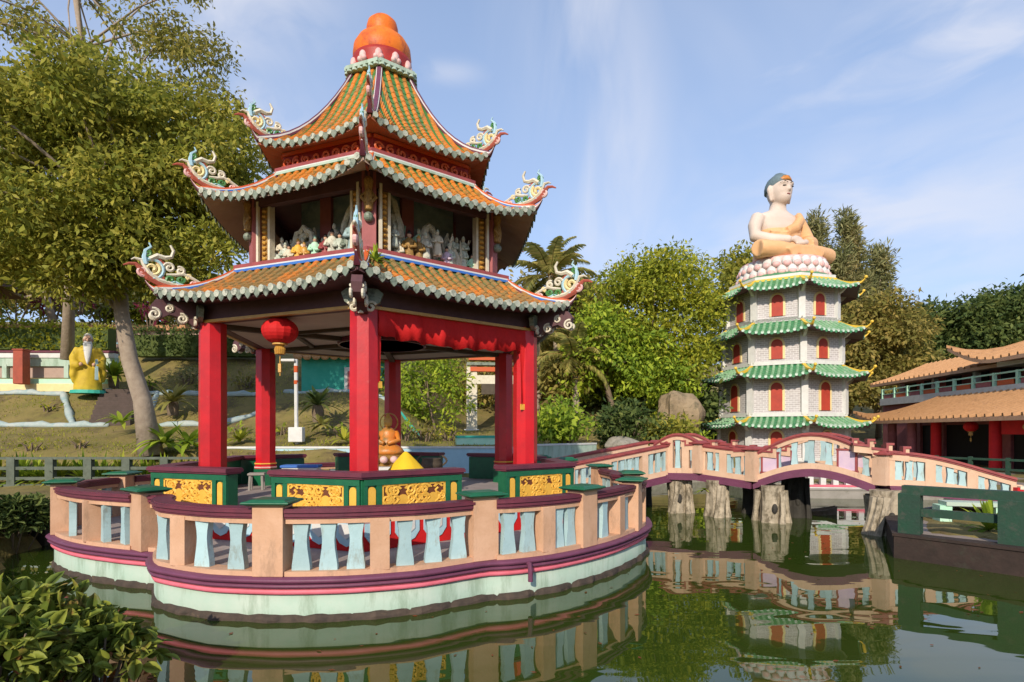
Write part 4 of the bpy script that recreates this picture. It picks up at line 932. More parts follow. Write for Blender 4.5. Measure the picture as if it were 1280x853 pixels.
def railing(P, s_, h=.80, panels=False, nb=4, posts_=True, lift=None, pmat='skyblue', ends=(True, True), us=(.3, .7)):
    """one parapet along path P at side offset s_: kerb, uprights, rail, top moulding"""
    Q = off(P, s_ * BW); n = len(Q); uz = Vector((0, 0, 1))
    lift = lift or [0] * n
    T = [q + uz * (.19 + h + lift[i]) for i, q in enumerate(Q)]; Bt = [q + uz * .19 for q in Q]
    b = MB(); b.sweep(Bt, .17, .14, 0); b.sweep([t_ - uz * .13 for t_ in T], .16, .10, 0); o = b.build('railing', 'bridgepeach', br)
    b = MB(); b.sweep([t_ - uz * .03 for t_ in T], .21, .035, 0); b.sweep([t_ + uz * .005 for t_ in T], .26, .035, 0); b.sweep([t_ + uz * .04 for t_ in T], .18, .02, 1); b.build('top_rail', 'bridgered', o)
    for i in range(nb + 1):
        f = i / nb * (n - 1); j = min(n - 2, int(f)); q = Q[j].lerp(Q[j + 1], f - j); lz = lift[j] * (1 - f + j) + lift[j + 1] * (f - j); d = Q[j + 1] - Q[j]; rz = math.atan2(d.y, d.x)
        if posts_ and (0 < i < nb or (i == 0 and ends[0]) or (i == nb and ends[1])):
            b = MB(); b.box((q.x, q.y, q.z + .19 + (h + lz - .1) / 2), (.20, .18, h + lz - .1), 0, rz); b.build('upright', 'bridgepeach', o)
        if i < nb:
            for u in (us if not panels else (.5,)):
                f2 = (i + u) / nb * (n - 1); j = min(n - 2, int(f2)); q = Q[j].lerp(Q[j + 1], f2 - j); lz = lift[j] * (1 - f2 + j) + lift[j + 1] * (f2 - j)
                b = MB(); hh = h + lz - .25
                if panels: b.box((q.x, q.y, q.z + .32 + hh / 2), ((Q[0] - Q[-1]).length / nb - .22, .06, hh), 0, rz)
                else:
                    lp = []; ca, sa = math.cos(rz), math.sin(rz)
                    for z, w_ in ((0, .078), (.2, .066), (.55, .052), (.8, .062), (1, .07)): lp.append([(q.x + x * ca - y * sa, q.y + x * sa + y * ca, q.z + .32 + z * hh) for x, y in ((-w_, -.04), (w_, -.04), (w_, .04), (-w_, .04))])
                    b.loft(lp, 0)
                b.build('panel' if panels else 'baluster', pmat, o)
    return o
def bpost(q, h=1.0, cap='bridgered', w_=.30):
    b = MB(); b.box((q.x, q.y, q.z + .19 + h / 2), (w_, w_, h), 0, .5, 1, .01); o = b.build('bridge_post', 'bridgepeach', br)
    b = MB(); b.box((q.x, q.y, q.z + .19 + h + .03), (w_ + .12, w_ + .12, .06), 0, .5, 1, .015); b.box((q.x, q.y, q.z + .19 + h + .08), (w_ + .02, w_ + .02, .05), 0, .5, .7, .01); b.build('post_cap', cap, o)
K = [Vector((1.15, 15.7, .45)), Vector((4.55, 17.3, 1.0)), Vector((5.72, 16.6, 1.02)), Vector((6.85, 15.55, .88)), Vector((8.95, 13.85, .95)), Vector((11.2, 13.1, .62))]
# ramp
P = seg((K[0], K[1]), 8); deck(P); 
for s_ in (1, -1): railing(P, s_, .84, nb=3, us=(.2, .4, .6, .8))
# little humped landing
def hump(P, h): return [p + Vector((0, 0, h * math.sin(math.pi * i / (len(P) - 1)))) for i, p in enumerate(P)]
P = seg((K[1], K[2]), 10); deck(P)
for s_ in (1, -1): railing(P, s_, .78, nb=3, us=(.5,), lift=[.30 * math.sin(math.pi * i / 10) for i in range(11)])
# level span
P = seg((K[2], K[3]), 6); deck(P)
for s_ in (1, -1): railing(P, s_, .78, nb=2, us=(.2, .5, .8), lift=[.0] * 7)
# arched span
P = hump(seg((K[3], K[4]), 14), .36); deck(P)
for s_ in (1, -1):
    lf = [.14 * max(0, math.sin(math.pi * (i - 1) / 12)) for i in range(15)]
    o = railing(P, s_, .70, nb=7, us=(.5,), lift=lf, posts_=False)
    Q = off(P, s_ * BW)
    for i0, i1 in ((1, 3), (10, 12)):     # lavender infill boards low on either side of the crown
        b = MB(); b.loft([[q + Vector((0, 0, .30)) for q in Q[i0:i1 + 1]], [q + Vector((0, 0, .80)) for q in Q[i0:i1 + 1]]], 0, False, False)
        b2 = MB(); dd = (Q[i1] - Q[i0]); c = (Q[i0] + Q[i1]) / 2; b2.box((c.x, c.y, c.z + .54), (dd.length, .10, .5), 0, math.atan2(dd.y, dd.x)); b2.build('infill_board', 'lavender', o); b2 = MB()
        for zz in (.28, .80): b2.box((c.x, c.y, c.z + zz), (dd.length + .06, .13, .045), 0, math.atan2(dd.y, dd.x))
        for ff in (0, 1): e_ = Q[i0].lerp(Q[i1], ff); b2.box((e_.x, e_.y, c.z + .54), (.045, .13, .52), 0, math.atan2(dd.y, dd.x))
        b2.build('board_frame', 'bridgered', o)
# stepped rail and descending curve to the bank
P = [K[4].lerp(K[5], i / 14) for i in range(15)]; P = [p + Vector((0, 0, .10 * math.sin(math.pi * i / 14))) for i, p in enumerate(P)]; deck(P)
for s_ in (1, -1):
    lf = [.02 - .22 * (3 * (i / 14) ** 2 - 2 * (i / 14) ** 3) for i in range(15)]
    railing(P, s_, .72, nb=3, us=(.22, .5, .78), panels=False, lift=[x + (.0 if i > 5 else .0) for i, x in enumerate(lf)])
    Q = off(P, s_ * BW)
    b = MB()                     # the cloud-shaped steps on the rail
    for i, (f, zz) in enumerate(((-.14, .18), (.02, .08), (.16, .0))):
        q = Q[0].lerp(Q[-1], f); d = (Q[-1] - Q[0]); d.z = 0; d.normalize(); uz = Vector((0, 0, 1))
        b.plate(q + uz * (.84 + zz * .4), d, uz, [(-.40, .0), (.0, -.04), (.0, .26), (-.08, .26), (-.08, .12), (-.40, .16)], .2, 0)
        b.plate(q + uz * (.84 + zz * .4), d, uz, [(-.42, .16), (-.08, .12), (-.08, .26), (.03, .26), (.03, .31), (-.13, .31), (-.13, .18), (-.42, .215)], .26, 1)
    b.build('stepped_rail', ['bridgepeach', 'bridgered'], br)
def cloudstep(q, d, h_, o_=None):
    uz = Vector((0, 0, 1)); b = MB()
    b.plate(q + uz * h_, d, uz, [(-.42, .0), (.0, -.04), (.0, .22), (-.08, .22), (-.08, .10), (-.42, .12)], .18, 0)
    b.plate(q + uz * h_, d, uz, [(-.44, .12), (-.08, .10), (-.08, .22), (.03, .22), (.03, .26), (-.12, .26), (-.12, .145), (-.44, .165)], .24, 1)
    b.build('stepped_rail', ['bridgepeach', 'bridgered'], br)
for k_, j_, s2 in ((2, 1, 1), (2, 3, 1), (3, 2, 1), (3, 4, 1)):
    for s_ in (1, -1):
        d = (K[j_] - K[k_]).normalized(); qv = Vector((-d.y, d.x, 0)) * BW * s_ * (1 if j_ > k_ else -1)
        d.z = 0; d.normalize(); cloudstep(K[k_] + qv + d * .55, d, .86)
for k_ in (1, 2, 3, 4):
    d1 = (K[k_] - K[k_ - 1]).normalized(); d2 = (K[k_ + 1] - K[k_]).normalized(); dd = (d1 + d2); q = Vector((-dd.y, dd.x, 0)).normalized()
    for s_ in (1, -1): bpost(K[k_] + q * s_ * (BW + .02), .82 if k_ != 4 else .70, 'bridgered')
d1 = (K[1] - K[0]).normalized(); q = Vector((-d1.y, d1.x, 0))
for s_ in (1, -1): bpost(K[0] + q * s_ * BW + Vector((0, 0, .05)), .92, 'green')
# piers modelled as old stumps and dark posts
def pier(c, r, h, seed, matn='rootstone'):
    rg = random.Random(seed); b = MB(); lp = []; n = 18
    ph = [rg.uniform(0, 6.28) for _ in range(4)]
    for j in range(12):
        u = j / 11; z = -.3 + (h + .3) * u; rr = r * (1.0 - .22 * math.sin(u * 2.6) + .10 * (1 - u) ** 3)
        lp.append([(c[0] + math.cos(6.283 * i / n) * rr * (1 + .10 * math.sin(3 * 6.283 * i / n + ph[0] + u * 1.5) + .07 * math.sin(5 * 6.283 * i / n + ph[1] - u * 2) + .03 * rg.uniform(-1, 1)), c[1] + math.sin(6.283 * i / n) * rr * (1 + .10 * math.sin(3 * 6.283 * i / n + ph[0] + u * 1.5) + .07 * math.sin(5 * 6.283 * i / n + ph[1] - u * 2) + .03 * rg.uniform(-1, 1)), z) for i in range(n)])
    b.loft(lp, 0)
    for i in range(5):
        a = rg.uniform(0, 6.28); r2 = r * 1.02
        b.tube([(c[0] + math.cos(a + t_ * .5) * r2 * (1.25 - .35 * t_), c[1] + math.sin(a + t_ * .5) * r2 * (1.25 - .35 * t_), -.2 + t_ * h * 1.05) for t_ in (0, .25, .5, .75, 1)], [.10 * r / .35, .09 * r / .35, .07 * r / .35, .08 * r / .35, .11 * r / .35], 6, 0)
    if rg.random() < .9:
        a = -1.7; b.sphere((c[0] + math.cos(a) * r * .85, c[1] + math.sin(a) * r * .85, h * .42), (r * .22, r * .2, h * .13), 1, 8, 6)
    b.build('pier', [matn, 'darkstone'], br, False)
pier((4.83, 16.55, 0), .33, 1.1, 1); pier((5.62, 15.75, 0), .30, 1.05, 2); pier((6.72, 14.75, 0), .34, 1.0, 3); pier((8.55, 13.05, 0), .38, 1.05, 4)
pier((6.85, 16.3, 0), .27, .95, 5, 'darkstone'); pier((7.75, 15.6, 0), .30, 1.25, 6, 'darkstone'); pier((9.4, 14.2, 0), .4, 1.0, 7, 'darkstone'); pier((4.2, 18.2, 0), .3, 1.0, 8, 'darkstone')
# sampan moored under the bridge
bc = at(1012, 646, 16.0); bt = thing('small_boat', 'small dark wooden boat moored under the arched span of the bridge', 'boat', (bc.x, bc.y, 0))
b = MB(); lp = []
for i in range(9):
    u = -1 + i / 4; wd = .26 * (1 - u * u * .8); sh = .18 + .12 * u * u
    lp.append([(bc.x + u * .75, bc.y - wd, sh), (bc.x + u * .75, bc.y - wd * .7, -.06), (bc.x + u * .75, bc.y + wd * .7, -.06), (bc.x + u * .75, bc.y + wd, sh), (bc.x + u * .75, bc.y + wd * .82, sh), (bc.x + u * .75, bc.y + wd * .55, .03), (bc.x + u * .75, bc.y - wd * .55, .03), (bc.x + u * .75, bc.y - wd * .82, sh)])
b.loft(lp, 0); b.build('hull', 'bark', bt)
b = MB(); b.box((bc.x - .2, bc.y, .16), (.10, .40, .03), 0); b.build('thwart', 'timber', bt)
# ------------------------------------------------------------------ octagonal pagoda carrying the giant seated figure
GC = (16.85, 35.5); GT = R_(-97.5); Gv = Vector((GC[0], GC[1], 0)); brick_mat(*GC)
def oct_(k, R, z):
    p = Gv + dirv(GT + math.pi / 4 * k) * R; p.z = z; return p
pg = thing('pagoda', 'four-tiered octagonal grey brick pagoda with green tiled eaves and red arched windows', 'pagoda', GC + (.6,))
b = MB(); b.loft([[oct_(k, 5.6, -.4) for k in range(8)], [oct_(k, 5.6, .7) for k in range(8)]], 0); b.build('base', 'concrete', pg)
TIERS = [(3.80, .7, 2.75, 4.98, 3.28, 2.62), (3.66, 3.25, 5.55, 4.84, 6.25, 5.40), (3.48, 6.22, 8.05, 4.68, 8.76, 7.90), (3.24, 8.72, 10.65, 4.38, 11.28, 10.44)]
VIS = (7, 0, 1, 2, 3)
for ti, (Rw, z0, z1, Re, zt, ze) in enumerate(TIERS):
    b = MB(); b.loft([[oct_(k, Rw, z0) for k in range(8)], [oct_(k, Rw, z1 + .3) for k in range(8)]], 0)
    so_ = b.build('storey', 'brick', pg)
    for k in range(8):
        c = oct_(k, Rw - .06, 0); b = MB(); b.box((c.x, c.y, (z0 + z1 + .25) / 2), (.36, .36, z1 + .25 - z0), 0, GT + math.pi / 4 * k, 1, .1); b.build('corner_pillar', 'white', so_)
        # small scroll bracket under each eave corner
        d = dirv(GT + math.pi / 4 * k); b = MB(); O = oct_(k, Rw + .1, z1 - .35)
        b.plate(O, d, (0, 0, 1), [(0, 0), (.2, .1), (.5, .42), (.6, .55), (0, .55)], .16, 0); b.build('bracket', 'white', so_)
        A = oct_(k, Rw, 0); B = oct_(k + 1, Rw, 0); d = (B - A).normalized(); mid = (A + B) / 2; nn = Vector((d.y, -d.x, 0))
        hh = z1 - z0; wb = z0 + .32; top = z1 - .38; hw = .30
        arc_ = lambda w_, t_: [(-w_, 0)] + [(-w_ * math.cos(math.pi * i / 10), t_ - w_ + w_ * math.sin(math.pi * i / 10)) for i in range(11)] + [(w_, 0)]
        b = MB(); b.plate(mid + nn * .02 + Vector((0, 0, wb)), d, (0, 0, 1), arc_(hw + .12, top - wb + .12), .08, 1)
        b.plate(mid + nn * .045 + Vector((0, 0, wb)), d, (0, 0, 1), arc_(hw, top - wb), .06, 0); b.build('window', ['rosewin', 'cream'], so_)
    b = MB(); P = [oct_(k, Rw + .04, 0) for k in range(8)]
    b.sweep(P, .20, .22, 0, closed=True, z0=z0 - .02); b.build('plinth_band', 'white', so_)
    rf = PolyRoof(GC, GT, 8, [(Rw - .28 if ti < 3 else 3.0, zt), ((Rw + Re) / 2 - .08, (zt + ze) / 2 - .10), (Re, ze)], .26, .12)
    ro = rf.tiles('roof', .30, .075, ['pgreen', 'pgreen2'], pg, 6, .02)
    rf.drips('drip_tile', .30, .085, ['pdrip', 'pgreen2'], ro)
    rf.soffit('soffit', 'darkwood', ro, Rw, z1 + .05, .07)
    for k in range(8):
        b = MB(); P = rf.hip(k, .26, .14); rf.tsweep(b, P, .17, .13, 0, -.01, 9, .5); e = P[-1]; b.sphere(e + Vector((0, 0, .05)), .09, 0, 8, 6); b.build('hip_ridge', 'pyellow', ro)
    b = MB(); Q = [oct_(k, (Rw - .22 if ti < 3 else 3.05), 0) for k in range(8)]; b.sweep(Q, .24, .20, 0, closed=True, z0=zt - .03)
    if ti == 3: b.sweep([oct_(k, 3.06, 0) for k in range(8)], .30, .16, 1, closed=True, z0=zt - .16)
    b.build('roof_band', ['white', 'pyellow'], ro)
lo = MB(); lo.lathe([(2.8, 11.25), (2.82, 11.45), (2.6, 11.62), (2.4, 12.1), (2.35, 12.5), (2.45, 12.68), (1.0, 12.7)], (GC[0], GC[1], 0), 40, 0); loo = lo.build('lotus_throne', ['petalpink'], pg, True)
b = MB(); b.lathe([(2.86, 11.22), (2.88, 11.5), (2.66, 11.66)], (GC[0], GC[1], 0), 40, 0); b.build('throne_base', 'pgreen2', loo)
for row, (rr, zc, nr, rz_, hz, rad) in enumerate(((2.50, 11.82, 28, .0, .34, .36), (2.40, 12.34, 28, .12, .36, .34))):
    for i in range(nr):
        a = (i + .5 * row) * 2 * math.pi / nr; d = Vector((math.cos(a), math.sin(a), 0)); c = Gv + d * rr + Vector((0, 0, zc)); b = MB()
        b.sphere((0, 0, 0), (.17, .275, hz), 1, 10, 7); b.sphere((.07, 0, -hz * .42), (.15, .23, hz * .55), 0, 9, 6); b.move(Matrix.Translation(c) @ Matrix.Rotation(a, 4, 'Z') @ Matrix.Rotation(-.22, 4, 'Y')); b.build('lotus_petal', ['petalpink', 'white'], loo, True)
# ---- the giant seated figure (modelled facing -y, then turned)
BZ = 12.7; FACE = R_(19)
Bm = Matrix.Translation((GC[0] - .12, GC[1], BZ)) @ Matrix.Rotation(FACE, 4, 'Z') @ Matrix.Scale(1.11, 4)
bud = thing('seated_statue', 'giant white seated statue in a pale orange robe on top of the pagoda', 'statue', (GC[0] - .12, GC[1], BZ))
def ell(b, z, rx, ry, cx=0, cy=0, n=24):
    return [(cx + rx * math.cos(6.2832 * i / n), cy + ry * math.sin(6.2832 * i / n), z) for i in range(n)]
def remesh(o, vox, it=6):
    m = o.modifiers.new('remesh', 'REMESH'); m.mode = 'VOXEL'; m.voxel_size = vox; m.use_smooth_shade = True
    s_ = o.modifiers.new('smooth', 'SMOOTH'); s_.factor = .5; s_.iterations = it
b = MB()
b.loft([ell(b, .35, 1.25, .85, 0, .25), ell(b, .9, 1.15, .80, 0, .22), ell(b, 1.5, 1.10, .74, 0, .2), ell(b, 2.1, 1.28, .76, 0, .18), ell(b, 2.55, 1.42, .70, 0, .2), ell(b, 2.85, 1.25, .58, 0, .22), ell(b, 3.02, .80, .48, 0, .22), ell(b, 3.16, .48, .44, 0, .2), ell(b, 3.6, .42, .42, 0, .15)], 0)
b.sphere((0, .05, 4.22), (.64, .72, .88), 0, 20, 14); b.sphere((0, -.12, 3.82), (.50, .52, .48), 0, 16, 10)
b.tube([(0, -.60, 4.38), (0, -.68, 4.18), (0, -.72, 4.06), (0, -.60, 4.0)], [.06, .075, .095, .06], 8)
for s_ in (-1, 1):
    b.tube([(s_ * .62, .08, 4.45), (s_ * .72, .06, 4.2), (s_ * .66, .02, 3.75), (s_ * .60, 0, 3.55)], [.10, .15, .10, .09], 8)
    b.tube([(s_ * .12, -.66, 4.42), (s_ * .32, -.62, 4.47), (s_ * .5, -.44, 4.40)], [.05, .06, .04], 6)
b.tube([(-1.32, .2, 2.66), (-1.66, .12, 2.1), (-1.78, -.05, 1.45), (-1.30, -.75, 1.12), (-.55, -1.30, 1.02)], [.40, .37, .36, .30, .22], 12)
for i in range(4): b.tube([(-.55, -1.30 - .02 * i, 1.02), (-.15, -1.42 + .02 * i, .98 + .10 * i - .1), (.28 - .05 * i, -1.38, .95 + .10 * i - .1)], [.12, .085, .06], 6)
b.tube([(-.5, -1.2, 1.05), (-.25, -1.22, 1.22), (-.08, -1.25, 1.30)], [.1, .08, .055], 6)
b.tube([(.55, -1.25, .98), (.15, -1.42, .86), (-.3, -1.40, .80)], [.2, .15, .09], 8)
b.sphere((-.95, -1.55, .42), (.62, .26, .16), 0, 12, 8)
b.move(Bm); o = b.build('body', 'skin', bud, True); remesh(o, .055, 10)
b = MB()      # the robe: crossed legs, lap, left arm and the cloth over the left shoulder
for s_ in (-1, 1):
    b.tube([(s_ * .6, .25, .62), (s_ * 1.5, -.45, .58), (s_ * 2.35, -1.02, .46)], [.66, .62, .46], 14)
    b.tube([(s_ * 2.4, -1.02, .44), (s_ * 1.3, -1.35, .42), (s_ * .1, -1.55, .36 + .05 * s_)], [.46, .42, .34], 14)
b.loft([ell(b, .05, 1.7, 1.25, 0, -.1), ell(b, .5, 1.62, 1.1, 0, .0), ell(b, 1.0, 1.26, .90, 0, .2), ell(b, 1.6, 1.20, .83, 0, .18), ell(b, 1.95, 1.26, .82, .04, .18)], 0)
b.tube([(1.30, .2, 2.70), (1.70, .15, 2.1), (1.84, -.05, 1.45), (1.35, -.78, 1.12), (.75, -1.18, 1.0)], [.48, .47, .48, .42, .32], 14)
b.tube([(1.25, -.05, 2.85), (.95, -.46, 2.45), (.45, -.62, 1.95), (-.2, -.66, 1.65)], [.30, .32, .34, .30], 12, 0, .8)
b.tube([(.85, .40, 2.95), (1.25, .25, 2.72), (1.2, .62, 2.2), (.9, .8, 1.4)], [.3, .42, .4, .4], 12)
for i in range(5): b.tube([(-1.05 + .04 * i, -.35, 1.75 - .22 * i), (-.3, -.74, 1.62 - .2 * i), (.5, -.70, 1.74 - .2 * i), (1.1, -.40, 1.95 - .2 * i)], .06, 5)
for s_ in (-1, 1):
    for i in range(4): b.tube([(s_ * .5, -.75 - .08 * i, 1.0 - .12 * i), (s_ * 1.3, -.95 - .1 * i, .98 - .14 * i), (s_ * 2.2, -1.2, .72 - .10 * i)], .06, 5)
b.plate((0, -1.75, .0), (1, 0, 0), (0, 0, 1), [(-1.3, .32), (-.9, -.12), (-.5, .12), (0, -.22), (.5, .12), (.9, -.1), (1.3, .32), (.6, .6), (-.6, .6)], .3, 0)
b.move(Bm); o = b.build('robe', 'robe', bud, True); remesh(o, .065, 4)
b = MB(); 
b.loft([ell(b, 4.15, .66, .60, 0, .28), ell(b, 4.42, .69, .70, 0, .19), ell(b, 4.62, .675, .735, 0, .11), ell(b, 4.85, .57, .63, 0, .09), ell(b, 5.02, .38, .44, 0, .09), ell(b, 5.10, .28, .32, 0, .1), ell(b, 5.18, .20, .22, 0, .1), ell(b, 5.23, .06, .06, 0, .1)], 0)
b.move(Bm); b.build('hair', 'hairblue', bud, True)
b = MB(); b.loft([ell(b, 4.60, .62, .72, 0, .075), ell(b, 4.72, .55, .70, 0, .06), ell(b, 4.86, .42, .64, 0, .05)], 0); b.move(Bm); b.build('hair_band', 'tileorange', bud, True)
for s_ in (-1, 1):
    b = MB(); b.sphere((s_ * .25, -.60, 4.27), (.13, .07, .022), 0, 8, 6); b.move(Bm); b.build('eye', 'black', bud, True)
    b = MB(); b.tube([(s_ * .09, -.67, 4.44), (s_ * .27, -.635, 4.51), (s_ * .46, -.50, 4.42)], [.02, .03, .015], 5); b.move(Bm); b.build('eyebrow', 'timber', bud, True)
b = MB(); b.sphere((0, -.625, 3.83), (.12, .05, .035), 0, 10, 6); b.move(Bm); b.build('mouth', 'rosewall', bud, True)

# ------------------------------------------------------------------ the tea house on the right bank (local frame: s along the front towards the camera, y inwards)
Hs = Vector((23.6, 38.5, 0)); Hu = Vector((-.155, -.988, 0)); Hi = Vector((.988, -.155, 0))
def H(s, y, z): return Hs + Hu * s + Hi * y + Vector((0, 0, z))
th_ = thing('tea_house', 'long two-storey tea house with orange tiled roofs and red columns on the right bank', 'building', tuple(H(10, 4, .5)))
HR = math.atan2(Hu.y, Hu.x)
def hbox(b, s0, s1, y0, y1, z0, z1, mi=0):
    b.loft([[H(s0, y0, z0), H(s1, y0, z0), H(s1, y1, z0), H(s0, y1, z0)], [H(s0, y0, z1), H(s1, y0, z1), H(s1, y1, z1), H(s0, y1, z1)]], mi)
def hroof(name, s0, s1, y0, y1, ze, zt, curve=.25, tips=(0, 0), mats=('orangeroof', 'orangeroof2'), pitch=.58, hip=(0, 0), par=None, lip=.16):
    """one tiled slope rising inwards; end lines may be hipped and the eave corners lifted"""
    b = MB(); n = int((s1 - s0) / pitch); rows = 9; g = []
    ts = []
    for i in range(n):
        for q, h in ((0, 0), (.36, 0), (.44, 1), (.60, 1), (.68, 0)): ts.append(((i + q) / n, h))
    ts.append((1, 0))
    def pt(u, v, h=0):
        sa = s0 + (hip[0]) * v; sb = s1 - hip[1] * v; s_ = sa + (sb - sa) * u
        l0 = max(0, 1 - (s_ - s0) / 3.2); l1 = max(0, 1 - (s1 - s_) / 3.2)
        z = ze + (zt - ze) * (v + curve * (v * v - v)) + (tips[0] * l0 ** 2 + tips[1] * l1 ** 2) * (1 - v) ** 2
        return H(s_ - tips[0] * .6 * l0 ** 2 * (1 - v), y0 + (y1 - y0) * v, z + h)
    for t_, h in ts: g.append([pt(t_, j / rows, .17 * h + .02 * (j % 2)) for j in range(rows + 1)])
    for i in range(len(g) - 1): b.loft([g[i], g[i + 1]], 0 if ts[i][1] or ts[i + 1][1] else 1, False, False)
    o = b.build(name, list(mats), par)
    b = MB(); E0 = [pt(i / 30, 0) for i in range(31)]; E1 = [pt(i / 30, .12) for i in range(31)]
    b.loft([[p + Vector((0, 0, .03)) for p in E0], [p - Vector((0, 0, lip)) for p in E0], [p - Vector((0, 0, lip)) for p in E1], [p - Vector((0, 0, .02)) for p in E1]], 0, False, False)
    b.build('eave_board', 'peach', o)
    for u in (0, 1):
        b = MB(); b.sweep([pt(u, j / 8) for j in range(9)], .22, .16, 0, z0=0); b.build('hip_ridge', 'orangeroof', o)
    b = MB(); b.loft([E0 and [p - Vector((0, 0, lip - .01)) for p in E0], [H(s0 + hip[0] * .9 + (s1 - hip[1] * .9 - s0 - hip[0] * .9) * i / 30, y1, ze + .1) for i in range(31)]], 0, False, False); b.build('soffit', 'soffit', o)
    return o
hroof('lower_roof', -.6, 24, 0, 2.9, 3.02, 4.42, .35, (.6, 0), hip=(4.6, 0), par=th_)
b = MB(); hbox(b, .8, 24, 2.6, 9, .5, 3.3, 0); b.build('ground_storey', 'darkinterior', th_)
b = MB(); hbox(b, -3.6, .7, 3.0, 9, .5, 4.3, 0); b.build('end_wing', 'rosewall', th_)
b = MB()
for s_ in (1.5, 4.0, 9.5, 14.3, 19): hbox(b, s_, s_ + .9, 2.45, 2.62, .5, 3.1, 0)
hbox(b, .9, 24, 2.5, 2.63, 2.75, 3.2, 0); b.build('rose_wall', 'rosewall', th_)
for s_ in (2.6, 4.9, 7.35, 12.1, 16.8, 21.5):
    c = H(s_, .75, 0); b = MB(); b.lathe([(.30, .3), (.29, .55), (.25, .6), (.24, 2.9), (.3, 3.1)], (c.x, c.y, 0), 14, 0); b.build('column', 'redbright' if s_ > 6 else 'rosewall', th_, True)
b = MB(); hbox(b, 12.6, 24, .68, .80, 2.25, 2.9, 0)
b.build('red_fascia', 'redbright', th_)
c = H(14.6, .64, 2.58); b = MB(); b.sphere(c, (.1, .3, .2), 0, 10, 6); b.sphere(c + Hu * .4, (.08, .16, .14), 0, 8, 6); b.sphere(c - Hu * .4, (.08, .16, .14), 0, 8, 6); b.build('gilt_emblem', 'gold', th_)
# terrace rail above the lower roof
b = MB(); hbox(b, -3.5, 24, 2.75, 2.95, 4.25, 4.72, 0); b.build('terrace_edge', 'white', th_)
tr_ = MB(); hbox(tr_, -3.4, 24, 2.82, 2.9, 5.32, 5.40, 0); hbox(tr_, -3.4, 24, 2.82, 2.9, 5.0, 5.05, 0)
tro = tr_.build('terrace_rail', 'mint', th_)
for i in range(17): b = MB(); s_ = -3.4 + i * 1.7; hbox(b, s_, s_ + .16, 2.79, 2.93, 4.7, 5.42, 0); b.build('rail_post', 'mint', tro)
for i in range(16): b = MB(); s_ = -3.1 + i * 1.7; hbox(b, s_, s_ + 1.2, 2.84, 2.88, 4.74, 5.0, 0); b.build('rail_panel', 'frieze' if i % 2 else 'rosewall', tro)
b = MB(); hbox(b, -5.5, 24, 5.2, 10, 4.3, 6.6, 0); uso = b.build('upper_storey', 'rosewall', th_)
for i in range(11):
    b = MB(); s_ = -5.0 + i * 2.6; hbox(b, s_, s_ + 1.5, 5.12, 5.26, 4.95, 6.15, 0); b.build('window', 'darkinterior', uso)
for i in range(7): b = MB(); s_ = -3.7 + i * 4.2; c = H(s_, 4.3, 0); b.box((c.x, c.y, 5.1), (.28, .28, 1.5), 0, HR); b.build('upper_post', 'white', uso)
hroof('upper_roof', -6.5, 8.4, 3.4, 7.0, 5.95, 7.35, .25, (0, .0), hip=(.6, .0), par=th_)
hroof('pavilion_roof', 6.0, 24, 2.4, 7.5, 6.05, 9.0, .75, (1.15, 0), hip=(3.0, 0), par=th_)
b = MB(); hbox(b, 8.2, 24, 3.2, 10, 5.75, 6.1, 0); b.build('upper_beam', 'white', th_)
q = H(10.4, .7, 2.62); lantern(q, .30, 'red lantern hanging between the tea house columns', .9)

# ------------------------------------------------------------------ water, ground, banks
POND = [(-2.9, 3.2), (-3.5, 4.3), (-5.0, 5.4), (-8.3, 9.2), (-9.3, 10.4), (-10.0, 13.5), (-12.5, 15.6), (-12.5, 18.2), (-5.5, 20.2), (1.0, 20.6), (3.2, 24.0), (9.3, 26.5), (9.6, 20.2), (14.8, 19.6), (14.6, 17.2), (10.6, 14.4), (9.05, 13.35), (7.25, 10.52), (8.45, 9.15), (11.2, 6.0), (10.5, 3.0)]
def inside(x, y):
    c = False; n = len(POND)
    for i in range(n):
        x1, y1 = POND[i]; x2, y2 = POND[(i + 1) % n]
        if (y1 > y) != (y2 > y) and x < (x2 - x1) * (y - y1) / (y2 - y1) + x1: c = not c
    return c
def pdist(x, y):
    best = 1e9; n = len(POND)
    for i in range(n):
        x1, y1 = POND[i]; x2, y2 = POND[(i + 1) % n]; dx_, dy_ = x2 - x1, y2 - y1
        t_ = max(0, min(1, ((x - x1) * dx_ + (y - y1) * dy_) / (dx_ * dx_ + dy_ * dy_))); best = min(best, math.hypot(x - x1 - t_ * dx_, y - y1 - t_ * dy_))
    return best
def sm(a, b_, x): t_ = max(0, min(1, (x - a) / (b_ - a))); return t_ * t_ * (3 - 2 * t_)
def hill(x, y):
    zl = interp(y, [0, 18.4, 19.4, 20.4, 24, 24.6, 27, 29.3, 33, 36, 45, 70, 120, 400], [.45, .5, .75, 1.6, 2.5, 2.75, 4.2, 4.45, 6.7, 7.5, 9.5, 16, 24, 26])
    zc = interp(y, [0, 20.5, 21.5, 23, 30, 36, 45, 70, 120, 400], [.45, .5, 1.25, 1.7, 2.2, 2.8, 5, 14, 22, 26])
    zr = interp(y, [0, 25, 28, 33, 40, 60, 90, 400], [.45, .6, 1.6, 3.2, 6, 13, 20, 24])
    zf = interp(y, [0, 45, 60, 100, 400], [.5, .6, 4, 14, 22])
    a = sm(-7, -3, x); b_ = sm(0, 5, x); c = sm(9, 13, x)
    z = zl * (1 - a) + zc * a; z = z * (1 - b_) + zr * b_; z = z * (1 - c) + zf * c
    return z
def gz(x, y):
    z = hill(x, y)
    if y < 28 and -14 < x < 16:
        d_ = pdist(x, y)
        if inside(x, y): return -.9 if d_ > .25 else -.9
        if d_ < .5: return z - .3 * (1 - d_ / .5) ** 2
    return z + .05 * math.sin(x * 1.7) * math.sin(y * 1.3)
